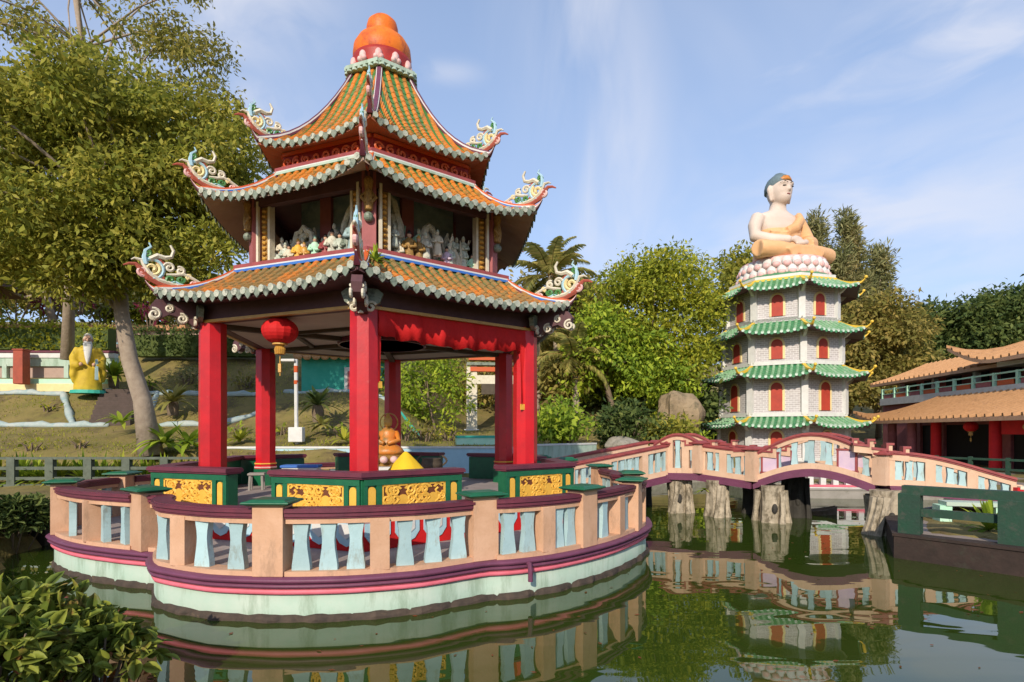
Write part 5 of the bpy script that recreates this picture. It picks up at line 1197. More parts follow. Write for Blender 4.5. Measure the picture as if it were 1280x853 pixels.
xs = list(np.arange(-24, 24, .45)) ; ys = list(np.arange(2, 48, .45))
xs = [-900, -300, -150, -90, -60, -45, -34, -28] + xs + [26, 30, 36, 44, 56, 80, 140, 300, 900]
ys = [-400, -100, -40, -15, -5, 0] + ys + [50, 54, 60, 68, 80, 100, 140, 220, 400, 900, 1500]
b = MB(); nx, ny = len(xs), len(ys)
b.v = [(x, y, gz(x, y)) for y in ys for x in xs]
b.f = [(j * nx + i, j * nx + i + 1, (j + 1) * nx + i + 1, (j + 1) * nx + i) for j in range(ny - 1) for i in range(nx - 1)]; b.m = [0] * len(b.f)
g = b.build('ground', 'lawn', None, True); struct(g)
b = MB(); b.add([(-60, -30, .05), (60, -30, .05), (60, 60, .05), (-60, 60, .05)], [(0, 1, 2, 3)]); o = b.build('pond_water', 'water'); struct(o)
# stone edging of the pond
def edge(name, pts, top, wdt, matn, label, cat='pond wall', bot=-.9):
    b = MB(); P = [Vector((x, y, 0)) for x, y in pts]; b.sweep(P, wdt, top - bot, 0, z0=bot)
    b.sweep(P, wdt + .06, .05, 0, z0=top); c = P[0]; o = b.build(name, matn, None, False, (c.x, c.y, 0)); tag(o, label, cat); return o
edge('pond_wall', [(-9.7, 11.6), (-10.2, 13.5), (-12.5, 15.6), (-12.5, 18.25), (-9.8, 18.6)], .4, .30, 'darkstone', 'low dark stone pond wall beneath the bushes at the left edge')
edge('pond_wall', [(-9.8, 18.6), (-5.5, 20.2), (1.0, 20.6), (3.2, 24.0), (9.3, 26.5), (9.6, 20.3)], .5, .35, 'stone', 'grey stone pond wall at the foot of the hill behind the island')
edge('quay_wall', [(9.6, 20.15), (14.8, 19.55), (14.6, 17.2), (10.6, 14.5), (9.2, 13.5)], .34, .40, 'concrete', 'grey concrete quay wall seen under the arched bridge span', 'quay wall')
edge('pond_wall', [(8.95, 13.35), (7.25, 10.52), (8.45, 9.15), (11.2, 6.0), (13, 4)], .46, .35, 'bankwall', 'dark brown pond wall under the green fence in the right foreground')
b = MB(); b.prism([(9.2, 13.6), (7.42, 10.56), (8.6, 9.25), (11.3, 6.2), (30, 6), (30, 19), (14.9, 19.3), (14.7, 17.0), (10.7, 14.3)], .30, .50); o = b.build('path', 'paving'); struct(o)
b = MB(); b.prism([(9.8, 20.4), (14.9, 19.8), (30, 19.2), (30, 45), (11, 45), (9.8, 30)], .30, .54); o = b.build('terrace_ground', 'paving'); struct(o)
# low white and pink parapet on the quay
t = thing('quay_parapet', 'low white and pink parapet with square openings on the quay beyond the bridge', 'parapet', (9.7, 20.2, .35))
b = MB(); P = [Vector((9.7, 20.2, 0)), Vector((14.7, 19.65, 0))]; b.sweep(P, .22, .08, 0, z0=.39); b.sweep(P, .26, .07, 1, z0=.44); b.sweep(P, .2, .08, 0, z0=.84); b.build('rails', ['white', 'pink'], t)
for i in range(13): c = P[0].lerp(P[1], i / 12); b = MB(); b.box((c.x, c.y, .68), (.18, .16, .34), 0, -.1); b.build('post', 'white', t)
# ------------------------------------------------------------------ fences and garden walls
def fence(name, pts, z0, posts_, rails, pw, matn, label, rot=None):
    P = [Vector((x, y, 0)) for x, y in pts]; c = P[0]; t = thing(name, label, 'fence', (c.x, c.y, z0))
    for f in posts_:
        q = P[0].lerp(P[-1], f); d = P[-1] - P[0]; b = MB(); b.box((q.x, q.y, z0 + pw[2] / 2), (pw[0], pw[1], pw[2]), 0, math.atan2(d.y, d.x), 1, .012); b.build('post', matn, t)
    for z, h, wd in rails:
        b = MB(); b.sweep(P, wd, h, 0, z0=z0 + z); b.build('rail', matn, t)
    return t
fence('concrete_fence', [(7.30, 10.62), (8.62, 9.28), (11.3, 6.35)], .5, [0.02, .2625, .5, .75, 1.0], [(.73, .16, .24), (.34, .14, .14)], (.34, .26, .75), 'fencegreen', 'dark green concrete fence with two rails on the right foreground bank')
fence('concrete_fence', [(-19, 18.75), (-9.0, 18.9)], .5, [i / 8 for i in range(9)], [(.96, .08, .14), (.62, .10, .10), (.28, .10, .10), (.02, .12, .16)], (.26, .18, 1.0), 'fencegrey', 'grey green concrete fence with strappy plants behind it on the left bank')
fence('terrace_fence', [(16.6, 24.0), (19.6, 17.5)], .52, [i / 6 for i in range(7)], [(.78, .08, .10), (.42, .08, .08)], (.12, .12, .9), 'fencegreen', 'pale green rail fence in front of the tea house columns')
def wall(name, pts, z0, z1, th, mats, bands, label, cat='wall'):
    P = [Vector((x, y, 0)) for x, y in pts]; b = MB(); b.sweep(P, th, z1 - z0, 0, z0=z0)
    for a, h, mi, ex in bands: b.sweep(P, th + ex, h, mi, z0=a)
    c = P[0]; o = b.build(name, mats, None, False, (c.x, c.y, z0)); tag(o, label, cat); return o
wall('blue_wall', [(-10.6, 20.9), (.25, 21.1)], .5, 1.80, .2, ['bluewall', 'white'], [(1.76, .07, 1, .05)], 'pale blue painted wall behind the island, seen between the red columns')
wall('white_wall', [(.9, 22.0), (3.6, 24.8)], .4, 1.86, .2, ['palegreen', 'white'], [(1.82, .07, 1, .05)], 'pale green white wall at the foot of the bushes right of the pavilion')
# landing parapet at the right end of the bridge
t = thing('landing_parapet', 'low parapet of lavender and mint panels between maroon posts at the bridge foot', 'parapet', (11.1, 13.0, .5))
P = [Vector((10.95, 12.35, 0)), Vector((13.6, 12.0, 0))]
b = MB(); b.sweep(P, .16, .64, 0, z0=.5); b.build('panel', 'mint', t)
b = MB(); b.sweep(P, .24, .07, 0, z0=1.14); b.build('rail', 'ivory', t)
for i in range(4): q = P[0].lerp(P[1], i / 3); b = MB(); b.box((q.x, q.y, .84), (.14, .22, .68), 0); b.build('post', 'red', t)
t = thing('slat_bench', 'pale stone bench with square openings on the right bank behind the green fence', 'bench', (10.2, 11.4, .5))
b = MB(); P = [Vector((9.0, 11.9, 0)), Vector((11.8, 11.1, 0))]; b.sweep(P, .4, .08, 0, z0=.86); b.build('seat', 'palegreen', t)
for i in range(4): q = P[0].lerp(P[1], i / 3); b = MB(); b.box((q.x, q.y, .68), (.22, .34, .36), 0, -.25); b.build('leg', 'mint', t)

# terrace kerbs and steps on the lawn
def kerb(pts, label, w_=.30, h=.22):
    b = MB(); P = []
    for i in range(len(pts) - 1):
        A, B = Vector(pts[i]), Vector(pts[i + 1]); n = max(2, int((B - A).length / .35))
        for j in range(n): P.append(A.lerp(B, j / n))
    P.append(Vector(pts[-1]))
    P = [Vector((p.x, p.y, gz(p.x, p.y) - .06)) for p in P]
    lp = []
    for i, p in enumerate(P):
        d = (P[min(i + 1, len(P) - 1)] - P[max(i - 1, 0)]); q = Vector((-d.y, d.x, 0)).normalized(); hh = h * (1 + .35 * math.sin(i * 1.9) * math.sin(i * .7)); ww = w_ * (1 + .2 * math.sin(i * 1.3))
        lp.append([p + q * (ww / 2 * math.cos(a)) + Vector((0, 0, hh * math.sin(a))) for a in [math.pi * k / 6 for k in range(7)]])
    b.loft(lp, 0); o = b.build('terrace_kerb', 'kerbblue', None, True, tuple(P[0])); tag(o, label, 'kerb', 'rounded kerbs of the lawn terraces'); return o
kerb([(-24, 24.3, 0), (-17.2, 24.3, 0)], 'long pale kerb below the steps on the lower lawn'); kerb([(-25, 27.0, 0), (-21.2, 26.9, 0), (-18.9, 24.5, 0)], 'pale kerb bending down the left side of the steps')
kerb([(-19.6, 27.2, 0), (-16.8, 27.0, 0), (-15.9, 24.4, 0)], 'pale kerb down the right side of the steps'); kerb([(-16.6, 26.9, 0), (-11.6, 26.8, 0), (-11.0, 25.6, 0), (-12.6, 24.4, 0), (-15.8, 24.3, 0)], 'pale kerb loop curling round the cycad lawn')
kerb([(-11, 27.5, 0), (-5.5, 27.2, 0)], 'pale kerb behind the lamp post')
t = thing('stone_steps', 'dark brown stone steps rising to the yellow robed statue', 'steps', (-17.6, 24.6, 2.6))
for i in range(8):
    b = MB(); f = i / 7; x = -17.2 - 1.3 * f; y = 24.5 + 2.5 * f; b.box((x, y, gz(x, y) + .02), (1.7, .42, .30), 0, .05, 1, .015); b.build('step', 'steps', t)
# painted terrace parapet beside the statue, red gate post
t = thing('painted_parapet', 'low painted parapet with white, orange and teal bands left of the yellow statue', 'parapet', (-21.5, 27.6, 4.3))
for z0, h, m, y in ((4.3, .38, 'cream', 27.5), (4.62, .30, 'mint', 27.6), (5.0, .55, 'soffit', 27.75), (5.55, .42, 'palegreen', 27.7), (5.95, .22, 'white', 27.65), (6.2, .1, 'maroon', 27.65)):
    b = MB(); b.sweep([Vector((-26, y, 0)), Vector((-19.3, y + .1, 0))], .3 if m != 'soffit' else .12, h, 0, z0=z0); b.build('band', m, t)
for x in (-25.4, -24.6, -21.6, -20.4, -19.4): b = MB(); b.box((x, 27.7, 5.3), (.22, .3, .65), 0, 0); b.build('post', 'palegreen', t)
q = at(27, 480, 27.0); b = MB(); b.box((q.x, q.y, q.z + .78), (.46, .44, 1.6), 0, 0, .96, .03); b.box((q.x, q.y, q.z + 1.6), (.52, .5, .07), 0, 0, 1, .02); o = b.build('gate_post', 'fadedred', None, False, tuple(q)); tag(o, 'thick faded red square post in front of the painted parapet', 'post')
# statue of an old man in a yellow robe
s0 = at(110, 489, 26.4); h = 2.55
Sm = Matrix.Translation(s0) @ Matrix.Rotation(R_(34), 4, 'Z') @ Matrix.Diagonal((.8, .8, 1.02, 1)) @ Matrix.Translation(-s0)
t = thing('old_man_statue', 'painted statue of a bearded old man in a yellow robe above the steps', 'statue', tuple(s0))
b = MB(); c = tuple(s0)
b.lathe([(.70, 0), (.66, .3), (.56, .9), (.50, 1.3), (.52, 1.6), (.52, 1.85), (.34, 2.02), (.14, 2.1)], c, 20, 0, sy=.72, wob=.03)
for s_ in (-1, 1): b.tube([s0 + Vector((s_ * .42, 0, 1.9)), s0 + Vector((s_ * .66, -.05, 1.45)), s0 + Vector((s_ * .60, -.30, 1.1)), s0 + Vector((s_ * .34, -.48, 1.15))], [.22, .24, .26, .15], 10, 0)
b.tube([s0 + Vector((-.60, -.2, 1.2)), s0 + Vector((-.68, -.2, .7)), s0 + Vector((-.66, -.15, .35))], [.2, .2, .08], 8, 0); b.tube([s0 + Vector((.60, -.2, 1.2)), s0 + Vector((.72, -.2, .75)), s0 + Vector((.72, -.15, .4))], [.2, .2, .08], 8, 0)
b.move(Sm); o = b.build('robe', 'mustard', t, True); remesh(o, .05, 4)
b = MB(); b.sphere(s0 + Vector((0, -.05, 2.3)), (.20, .23, .28), 0, 14, 10); b.tube([s0 + Vector((0, -.26, 2.36)), s0 + Vector((0, -.33, 2.26)), s0 + Vector((0, -.27, 2.23))], [.03, .05, .03], 6)
b.tube([s0 + Vector((0, 0, 2.0)), s0 + Vector((0, 0, 2.2))], .13, 8)
for s_ in (-1, 1): b.sphere(s0 + Vector((s_ * .30, -.52, 1.17)), (.10, .12, .09), 0, 8, 6); b.sphere(s0 + Vector((s_ * .21, -.02, 2.3)), (.04, .07, .1), 0, 6, 5)
b.move(Sm); b.build('head_and_hands', 'oldskin', t, True)
b = MB(); b.loft([[s0 + Vector((w_ * math.cos(a), y + .09 * math.sin(a), z)) for a in [6.283 * i / 12 for i in range(12)]] for z, w_, y in ((2.24, .18, -.18), (2.1, .22, -.24), (1.8, .19, -.34), (1.5, .14, -.42), (1.3, .08, -.46), (1.18, .02, -.46))], 0); b.move(Sm); b.build('beard', 'white', t, True)
b = MB(); b.sphere(s0 + Vector((0, .03, 2.40)), (.23, .25, .24), 0, 12, 8); b.move(Sm); b.build('hair', 'ivory', t, True)
for s_ in (-1, 1): b = MB(); b.sphere(s0 + Vector((s_ * .08, -.265, 2.36)), (.035, .02, .02), 0, 6, 4); b.move(Sm); b.build('eye', 'black', t)
b = MB(); b.box((s0.x + .42, s0.y - .52, s0.z + .95), (.16, .12, .95), 0, .2, .8, .03); b.move(Sm); o = b.build('scroll', 'skyblue', t)
b = MB(); b.lathe([(.75, -.12), (.72, .03)], c, 18, 0, sy=.8); b.build('base', 'tealwall', t)
# lamp post with meter box
q = at(372, 556, 21.6); t = thing('lamp_post', 'slim white lamp post with a red band and a white meter box on the lawn', 'lamp post', tuple(q))
b = MB(); b.tube([q + Vector((-.08, .1, -.3)), q + Vector((-.1, .1, 3.25))], .075, 8, 0); b.tube([q + Vector((-.1, .1, 2.3)), q + Vector((-.1, .1, 2.45))], .08, 8, 1); b.tube([q + Vector((-.1, .1, 2.75)), q + Vector((-.1, .1, 3.0))], .08, 8, 1); b.build('pole', ['white', 'frieze'], t)
b = MB(); b.box((q.x, q.y - .1, q.z + .38), (.52, .3, .56), 0, 0, 1, .02); b.build('meter_box', 'white', t)
b = MB(); b.box((q.x - .35, q.y, q.z + 3.2), (.5, .18, .1), 0, 0, 1, .02); b.build('lamp_head', 'white', t)
# teal garden building, pale gateway, teal stair rail
q = at(414, 508, 28.0); t = thing('teal_building', 'small teal painted garden building with an orange tiled eave and white framed window', 'building', tuple(q))
b = MB(); b.box((q.x + .3, q.y + 1.5, q.z + .9), (3.4, 3, 3.0), 0, -.08); b.build('wall', 'tealwall', t)
b = MB(); b.box((q.x + .3, q.y + 1.4, q.z + 2.55), (3.9, 3.6, .30), 0, -.08)
for i in range(9): b.sphere((q.x - 1.5 + i * .45, q.y - .36 - .035 * i, q.z + 2.36), (.2, .08, .14), 0, 8, 6)
b.build('eave', 'orangeroof', t)
b = MB(); b.box((q.x + 1.15, q.y - .12, q.z + 1.05), (.9, .14, 1.7), 0, -.08); o = b.build('window_frame', 'white', t); b = MB(); b.box((q.x + 1.15, q.y - .19, q.z + 1.1), (.55, .12, 1.2), 0, -.08); b.build('pane', 'rosewall', o)
q = at(603, 556, 33.0); t = thing('memorial_gateway', 'pale stone memorial gateway with green tiled caps behind the pavilion', 'gateway', tuple(q))
for dx_ in (-.62, 2.4): b = MB(); b.box((q.x + dx_, q.y, q.z + 2.3), (.62, .6, 4.8), 0, .1, .95, .02); b.box((q.x + dx_, q.y - .1, q.z + .55), (.95, .95, .7), 1, .1, .9, .03); b.build('pillar', ['ivory', 'white'], t)
b = MB(); b.box((q.x + .9, q.y, q.z + 3.75), (3.2, .4, .5), 0, .1); b.box((q.x + .9, q.y, q.z + 4.35), (3.2, .42, .25), 1, .1); b.box((q.x + .9, q.y, q.z + 4.65), (3.6, .6, .16), 2, .1); b.box((q.x + .9, q.y, q.z + 4.95), (3.4, .5, .16), 1, .1); b.box((q.x + .9, q.y, q.z + 5.2), (3.8, .8, .16), 2, .1); b.build('crossbeam', ['ivory', 'frieze', 'dripgreen'], t)
b = MB(); b.box((q.x + .9, q.y - .22, q.z + 3.2), (1.9, .1, .6), 0, .1); b.build('name_board', 'timber', t)
A = at(500, 520, 27); B = at(528, 556, 25.5); t = thing('stair_rail', 'sloping teal stair handrail behind the pavilion', 'handrail', tuple(B))
b = MB(); b.sweep([A, B], .14, .22, 0); b.build('rail', 'tealwall', t)
for f in (.1, .5, .9): c = A.lerp(B, f); b = MB(); b.box((c.x, c.y, c.z - .5), (.12, .12, 1.0), 0); b.build('post', 'tealwall', t)
A = at(570, 548, 24.5); B = at(640, 552, 25.5)
wall('teal_parapet', [(A.x, A.y), (B.x, B.y)], 1.2, 2.15, .2, ['mint', 'tealwall'], [(2.1, .1, 1, .06), (1.6, .1, 1, .03)], 'low mint green parapet with teal bands below the gateway', 'parapet')
# long walls and roof far up the left hillside
wall('tiled_wall', [(-34, 38), (-12, 38.5)], 6.5, 9.2, .4, ['soffit', 'orangeroof', 'bluewall'], [(9.1, .35, 1, .5), (8.2, .12, 2, .04)], 'long wall with an orange tiled coping at the top of the left hillside')
q = at(5, 362, 34); t = thing('garden_hut', 'brown roofed hut half cut off at the far left of the hillside', 'hut', tuple(q))
b = MB(); b.lathe([(3.0, 0), (1.6, .7), (.1, 1.5)], (q.x - 2.0, q.y, q.z), 6, 0); b.build('roof', 'orangeroof2', t)
for dx_ in (-3.6, -.6): b = MB(); b.tube([(q.x + dx_, q.y, q.z - 3), (q.x + dx_, q.y, q.z + .1)], .15, 8, 0); b.build('post', 'frieze', t)
# rock face by the pagoda
def boulder(name, c, r, seed, label, matn='stone'):
    rg = np.random.default_rng(seed); b = MB(); b.sphere((0, 0, 0), 1, 0, 22, 14)
    k1 = rg.normal(size=(7, 3)) * 2.2; ph = rg.uniform(0, 6, 7)
    vv = []
    for x, y, z in b.v:
        f = 1 + sum(.09 * math.sin(k1[i] @ np.array((x, y, z)) + ph[i]) for i in range(7)); vv.append((c[0] + x * r[0] * f, c[1] + y * r[1] * f, c[2] + z * r[2] * f))
    b.v = vv; o = b.build(name, matn, None, False, c); tag(o, label, 'boulder'); return o
boulder('boulder', tuple(at(850, 520, 30)), (1.25, 1.1, 1.05), 3, 'big tan boulder between the bushes and the pagoda', 'tanrock')
boulder('boulder', tuple(at(780, 556, 26)), (.8, .5, .36), 5, 'low grey boulder at the water edge below the bushes')
# ------------------------------------------------------------------ vegetation
def raw_mesh(name, V, Fq, matn, parent=None, weld=False):
    """quads from an (n,4,3) array"""
    V = np.asarray(V, dtype=np.float32).reshape(-1, 3)
    if parent is not None: V = V - np.array(parent.location, dtype=np.float32)
    nf = len(V) // 4; me = bpy.data.meshes.new(name)
    me.vertices.add(len(V)); me.vertices.foreach_set('co', V.ravel())
    me.loops.add(nf * 4); me.loops.foreach_set('vertex_index', np.arange(nf * 4, dtype=np.int32))
    me.polygons.add(nf); me.polygons.foreach_set('loop_start', np.arange(0, nf * 4, 4, dtype=np.int32))
    me.materials.append(M[matn]); me.update(calc_edges=True); me.validate()
    if weld:
        import bmesh
        bm = bmesh.new(); bm.from_mesh(me); bmesh.ops.remove_doubles(bm, verts=bm.verts, dist=1e-5); bm.to_mesh(me); bm.free(); me.polygons.foreach_set('use_smooth', [True] * len(me.polygons))
    o = bpy.data.objects.new(name, me); COL.objects.link(o)
    if parent is not None: o.parent = parent
    return o
def nrm(a): return a / (np.linalg.norm(a, axis=-1, keepdims=True) + 1e-9)
def leaves(P, ax, size, ratio=.42, droop=.0, up=.6, g=rng, out=None):
    """diamond leaves at P pointing along ax; returns (n,4,3)"""
    n = len(P); ax = nrm(ax + np.array((0, 0, -droop)))
    r = g.normal(size=(n, 3)) * .8; r[:, 2] += up * (2 if out is None else .9)
    if out is not None: r = r + out * 1.3
    side = nrm(np.cross(ax, r)); nn = np.cross(side, ax)
    L_ = (size * g.uniform(.5, 1.5, n))[:, None]; W = L_ * ratio * g.uniform(.8, 1.3, n)[:, None]
    b = P; t_ = P + ax * L_; m = P + ax * L_ * .5 + nn * L_ * .06
    return np.stack([b, m + side * W * .5, t_ - nn * L_ * .05, m - side * W * .5], 1)
def crown_leaves(clumps, per_area, size, g, droop=.35, ratio=.42, shell=.55):
    out = []
    for c, r in clumps:
        r = np.array(r); n = int(per_area * (r[0] * r[1] + r[0] * r[2] + r[1] * r[2]) * 4.2)
        d = nrm(g.normal(size=(n, 3))); rad = (shell + (1 - shell) * g.random((n, 1)) ** .6) * (1 + .18 * g.normal(size=(n, 1)))
        P = np.array(c) + d * r * rad
        ax = d * .8 + g.normal(size=(n, 3)) * .75
        out.append(leaves(P, ax, size, ratio, droop, .9, g, d))
    return np.concatenate(out)
def make_clumps(c, r, n, cr, g, bottom=-.75, hollow=.45):
    cl = []
    k = 0
    while len(cl) < n and k < n * 40:
        k += 1
        d = nrm(g.normal(size=3)); 
        if d[2] < bottom: continue
        f = hollow + (1 - hollow) * g.random() ** .5
        p = np.array(c) + d * np.array(r) * f; q = cr * g.uniform(.65, 1.3)
        cl.append((p, (q * g.uniform(.9, 1.3), q * g.uniform(.9, 1.3), q * g.uniform(.55, .85))))
    return cl
def limbs(b, trunk, clumps, r0, g, nmax=26):
    tp = [Vector(p) for p in trunk]; n = len(tp)
    b.tube(tp, [r0 * (1 - .55 * i / (n - 1)) * (1.25 if i == 0 else 1) for i in range(n)], 10, 0)
    for c, r in clumps[:nmax]:
        c = Vector(c); i = max(1, min(n - 1, int(n * g.uniform(.55, 1.0)))); s = tp[i]
        m = s.lerp(c, .5) + Vector((g.normal() * .25, g.normal() * .25, .15 + .2 * abs(g.normal()))); rr = r0 * (1 - .55 * i / (n - 1))
        b.tube([s, s.lerp(m, .5), m, m.lerp(c, .6), c], [rr * .5, rr * .40, rr * .30, rr * .2, rr * .08], 6, 0)
def tree(label, base, trunk, center, r, nclump, cr, per_area, size, leafm, seed, r0=.25, bark='bark', group=None, name='broadleaf_tree', hollow=.45, droop=.35, bottom=-.75, extra=None, shell=.55, ratio=.42):
    g = np.random.default_rng(seed)
    t = thing(name, label, 'tree', tuple(base), group)
    cl = make_clumps(center, r, nclump, cr, g, bottom, hollow) + (extra or [])
    b = MB(); limbs(b, trunk, cl, r0, g); b.build('trunk', bark, t, True)
    raw_mesh('crown', crown_leaves(cl, per_area, size, g, droop, ratio, shell), None, leafm, t)
    return t
def px_ell(x0, x1, y0, y1, d):
    a, b_ = at(x0, y1, d), at(x1, y0, d); return ((a + b_) / 2), (abs(b_.x - a.x) / 2, abs(b_.x - a.x) / 2 * .8, abs(b_.z - a.z) / 2)
def fill(poly, d_, step, r, g, dd=1.2):
    """leaf clumps that fill an outline seen at distance d_, spread dd metres in depth"""
    xs_ = [p[0] for p in poly]; ys_ = [p[1] for p in poly]; out = []; n = len(poly)
    y = min(ys_)
    while y <= max(ys_):
        x = min(xs_) + step * .5 * (int(y / step) % 2)
        while x <= max(xs_):
            c_ = False
            for i in range(n):
                (x1, y1), (x2, y2) = poly[i], poly[(i + 1) % n]
                if (y1 > y) != (y2 > y) and x < (x2 - x1) * (y - y1) / (y2 - y1) + x1: c_ = not c_
            if c_:
                q = r * g.uniform(.7, 1.3); out.append((np.array(at(x + g.normal() * step * .2, y + g.normal() * step * .2, d_ + g.uniform(-dd, dd))), (q * g.uniform(.9, 1.25), q * g.uniform(.9, 1.25), q * g.uniform(.55, .8))))
            x += step
        y += step * .8
    return out
GF = np.random.default_rng(77)
# the big trees on the left
c, r = px_ell(-90, 312, 84, 372, 20.5)
extra = [(np.array(at(x, y, 19.0 + dd)), (q, q, q * .7)) for x, y, q, dd in ((250, 300, 1.0, 0), (275, 225, 1.1, 1), (285, 150, .9, 1), (235, 340, .8, 0), (200, 352, .8, 1), (120, 352, .8, 0), (60, 340, .9, 1), (20, 330, 1.0, 0), (90, 120, 1.0, 1), (150, 130, 1.1, 0), (20, 130, 1.0, 1), (40, 250, 1.2, -1), (140, 250, 1.3, -1), (210, 220, 1.2, -.5), (100, 310, 1.0, -1), (-30, 200, 1.4, 0), (-40, 310, 1.2, 1), (180, 300, 1.1, -1))]
tree('big dense olive green tree with a leaning bare trunk left of the pavilion', at(188, 566, 20.0), [at(189, 570, 20), at(178, 500, 20), at(162, 450, 20), at(152, 392, 20), at(150, 340, 20.2), at(158, 280, 20.5), at(150, 200, 21)], (c.x, c.y, c.z), r, 40, 1.1, 50, .215, 'leafmain', 11, .33, 'barkpale', shell=.35, extra=extra + fill([(-60, 80), (40, 92), (130, 112), (200, 122), (262, 128), (304, 170), (312, 250), (300, 318), (262, 340), (225, 372), (180, 350), (90, 366), (40, 345), (-60, 352)], 20, 31, .82, GF, 1.5), bottom=-.9)
c, r = px_ell(-60, 306, -90, 215, 26)
tree('tall open tree with pale bare branches rising behind the dense olive tree', at(84, 440, 27), [at(84, 450, 27), at(88, 330, 27), at(105, 220, 26.5), at(112, 140, 26), at(104, 60, 26), at(90, -30, 26)], (c.x, c.y, c.z), r, 46, .9, 20, .22, 'leaftop', 12, .23, 'barkpale', hollow=.3, bottom=-.95, shell=.1, droop=.5,
     extra=[(np.array(at(x, y, 26)), (q, q, q * .7)) for x, y, q in ((262, 120, .9), (280, 185, .9), (235, 60, 1.0), (210, 20, 1.0), (285, 240, .8), (190, 100, .9), (30, 30, 1.2), (60, 60, 1.0))] + fill([(185, -40), (200, -20), (245, 50), (303, 118), (320, 200), (318, 260), (250, 250), (195, 150), (175, 60)], 26, 42, .85, GF, 2.0))
c, r = px_ell(-240, 40, 120, 400, 30)
tree('shadowy dark tree at the far left edge behind the olive tree', at(-80, 440, 31), [at(-80, 450, 31), at(-80, 330, 30), at(-90, 230, 30)], (c.x, c.y, c.z), r, 50, 1.6, 9, .36, 'leafmain', 13, .4, shell=.3)
# bare branched tree with magenta undergrowth on the hillside
g = np.random.default_rng(5)
t = thing('bare_tree', 'thin leaning grey tree with few leaves above the left hedge', 'tree', tuple(at(70, 400, 34)))
b = MB(); b.tube([at(66, 402, 34), at(58, 372, 34), at(46, 345, 34), at(30, 318, 34)], [.22, .18, .14, .08], 7); b.tube([at(56, 368, 34), at(30, 372, 34), at(-5, 356, 34)], [.12, .09, .05], 6); b.tube([at(50, 352, 34), at(70, 335, 34), at(84, 318, 34)], [.1, .08, .05], 6); b.build('trunk', 'barkpale', t, True)
cl = [(np.array(at(x, y, 34)), (.9, .9, .5)) for x, y in ((30, 318), (84, 318), (0, 352), (50, 320))]; raw_mesh('crown', crown_leaves(cl, 5, .26, g), None, 'leafdark', t)
def shrub(label, c, r, leafm, size, per_area, seed, n=9, name='shrub', cat='shrub', group=None, cr=None, droop=.2, ratio=.45, shell=.4):
    g = np.random.default_rng(seed); t = thing(name, label, cat, (c[0], c[1], c[2] - r[2]), group)
    cl = make_clumps(c, (r[0] * .7, r[1] * .7, r[2] * .6), n, cr or min(r) * .6, g, -.8, .3)
    b = MB()
    for i in range(6):
        a = i * 1.05; b.tube([(c[0] + .1 * math.cos(a), c[1] + .1 * math.sin(a), c[2] - r[2] - .2), (c[0] + r[0] * .3 * math.cos(a), c[1] + r[1] * .3 * math.sin(a), c[2] - r[2] * .3), (c[0] + r[0] * .55 * math.cos(a), c[1] + r[1] * .5 * math.sin(a), c[2] + r[2] * .3)], [.05, .04, .02], 5)
    b.build('stem', 'bark', t); raw_mesh('foliage', crown_leaves(cl, per_area, size, g, droop, ratio, shell), None, leafm, t); return t
for i, (px, py, d_, w_, lab) in enumerate(((68, 378, 36, 1.2, 'magenta leaved cordyline left of the thin grey tree'), (100, 372, 36, 1.0, 'magenta leaved cordyline right of the thin grey tree'), (188, 392, 36, .9, 'magenta leaved shrub just right of the leaning trunk'), (222, 380, 37, 1.0, 'magenta leaved shrub under the pavilion eave tip'))):
    p = at(px, py, d_); shrub(lab, p, (w_, w_ * .8, .9), 'leafmagenta', .45, 7, 40 + i, 6, 'cordyline', 'shrub', 'magenta shrubs on the left hillside', ratio=.22)
for i, (px, py, d_, w_, hz, lm, lab) in enumerate(((20, 372, 42, 3.0, 2.0, 'leafolive', 'olive bush behind the orange coping at the far left'), (125, 372, 42, 3.2, 2.0, 'leafgrey', 'grey green bush between the two hillside trunks'), (250, 400, 42, 3.0, 2.4, 'leafolive', 'olive bush seen under the left end of the eaves'), (330, 420, 42, 4.0, 2.2, 'leafdark', 'dark bush behind the second red column'), (-40, 390, 40, 3.0, 2.0, 'leafdark', 'dark bush at the frame edge above the hedge'))):
    p = at(px, py, d_); shrub(lab, p, (w_, w_ * .7, hz), lm, .38, 4.5, 60 + i, 9, 'bush', 'shrub', 'bushes along the top of the left hillside')
for i, (px, py, d_, w_, hz, lm, lab) in enumerate(((160, 366, 44, 3.0, 2.4, 'leafgold', 'yellow green bush behind the top of the leaning trunk'), (60, 352, 46, 3.0, 2.6, 'leafmain', 'tall bush behind the thin grey tree'), (205, 362, 46, 3.2, 2.6, 'leafdark', 'dark bush behind the pavilion eave tip'), (275, 372, 44, 3.0, 2.6, 'leafmain', 'bush behind the sunlit red column'), (-30, 345, 46, 3.6, 3.0, 'leafgold', 'yellow green bush at the left frame edge above the hut'))):
    p = at(px, py + 12, d_); shrub(lab, p, (w_, w_ * .7, hz), lm, .36, 8, 260 + i, 16, 'bush', 'shrub', 'bushes along the top of the left hillside', cr=hz * .75)
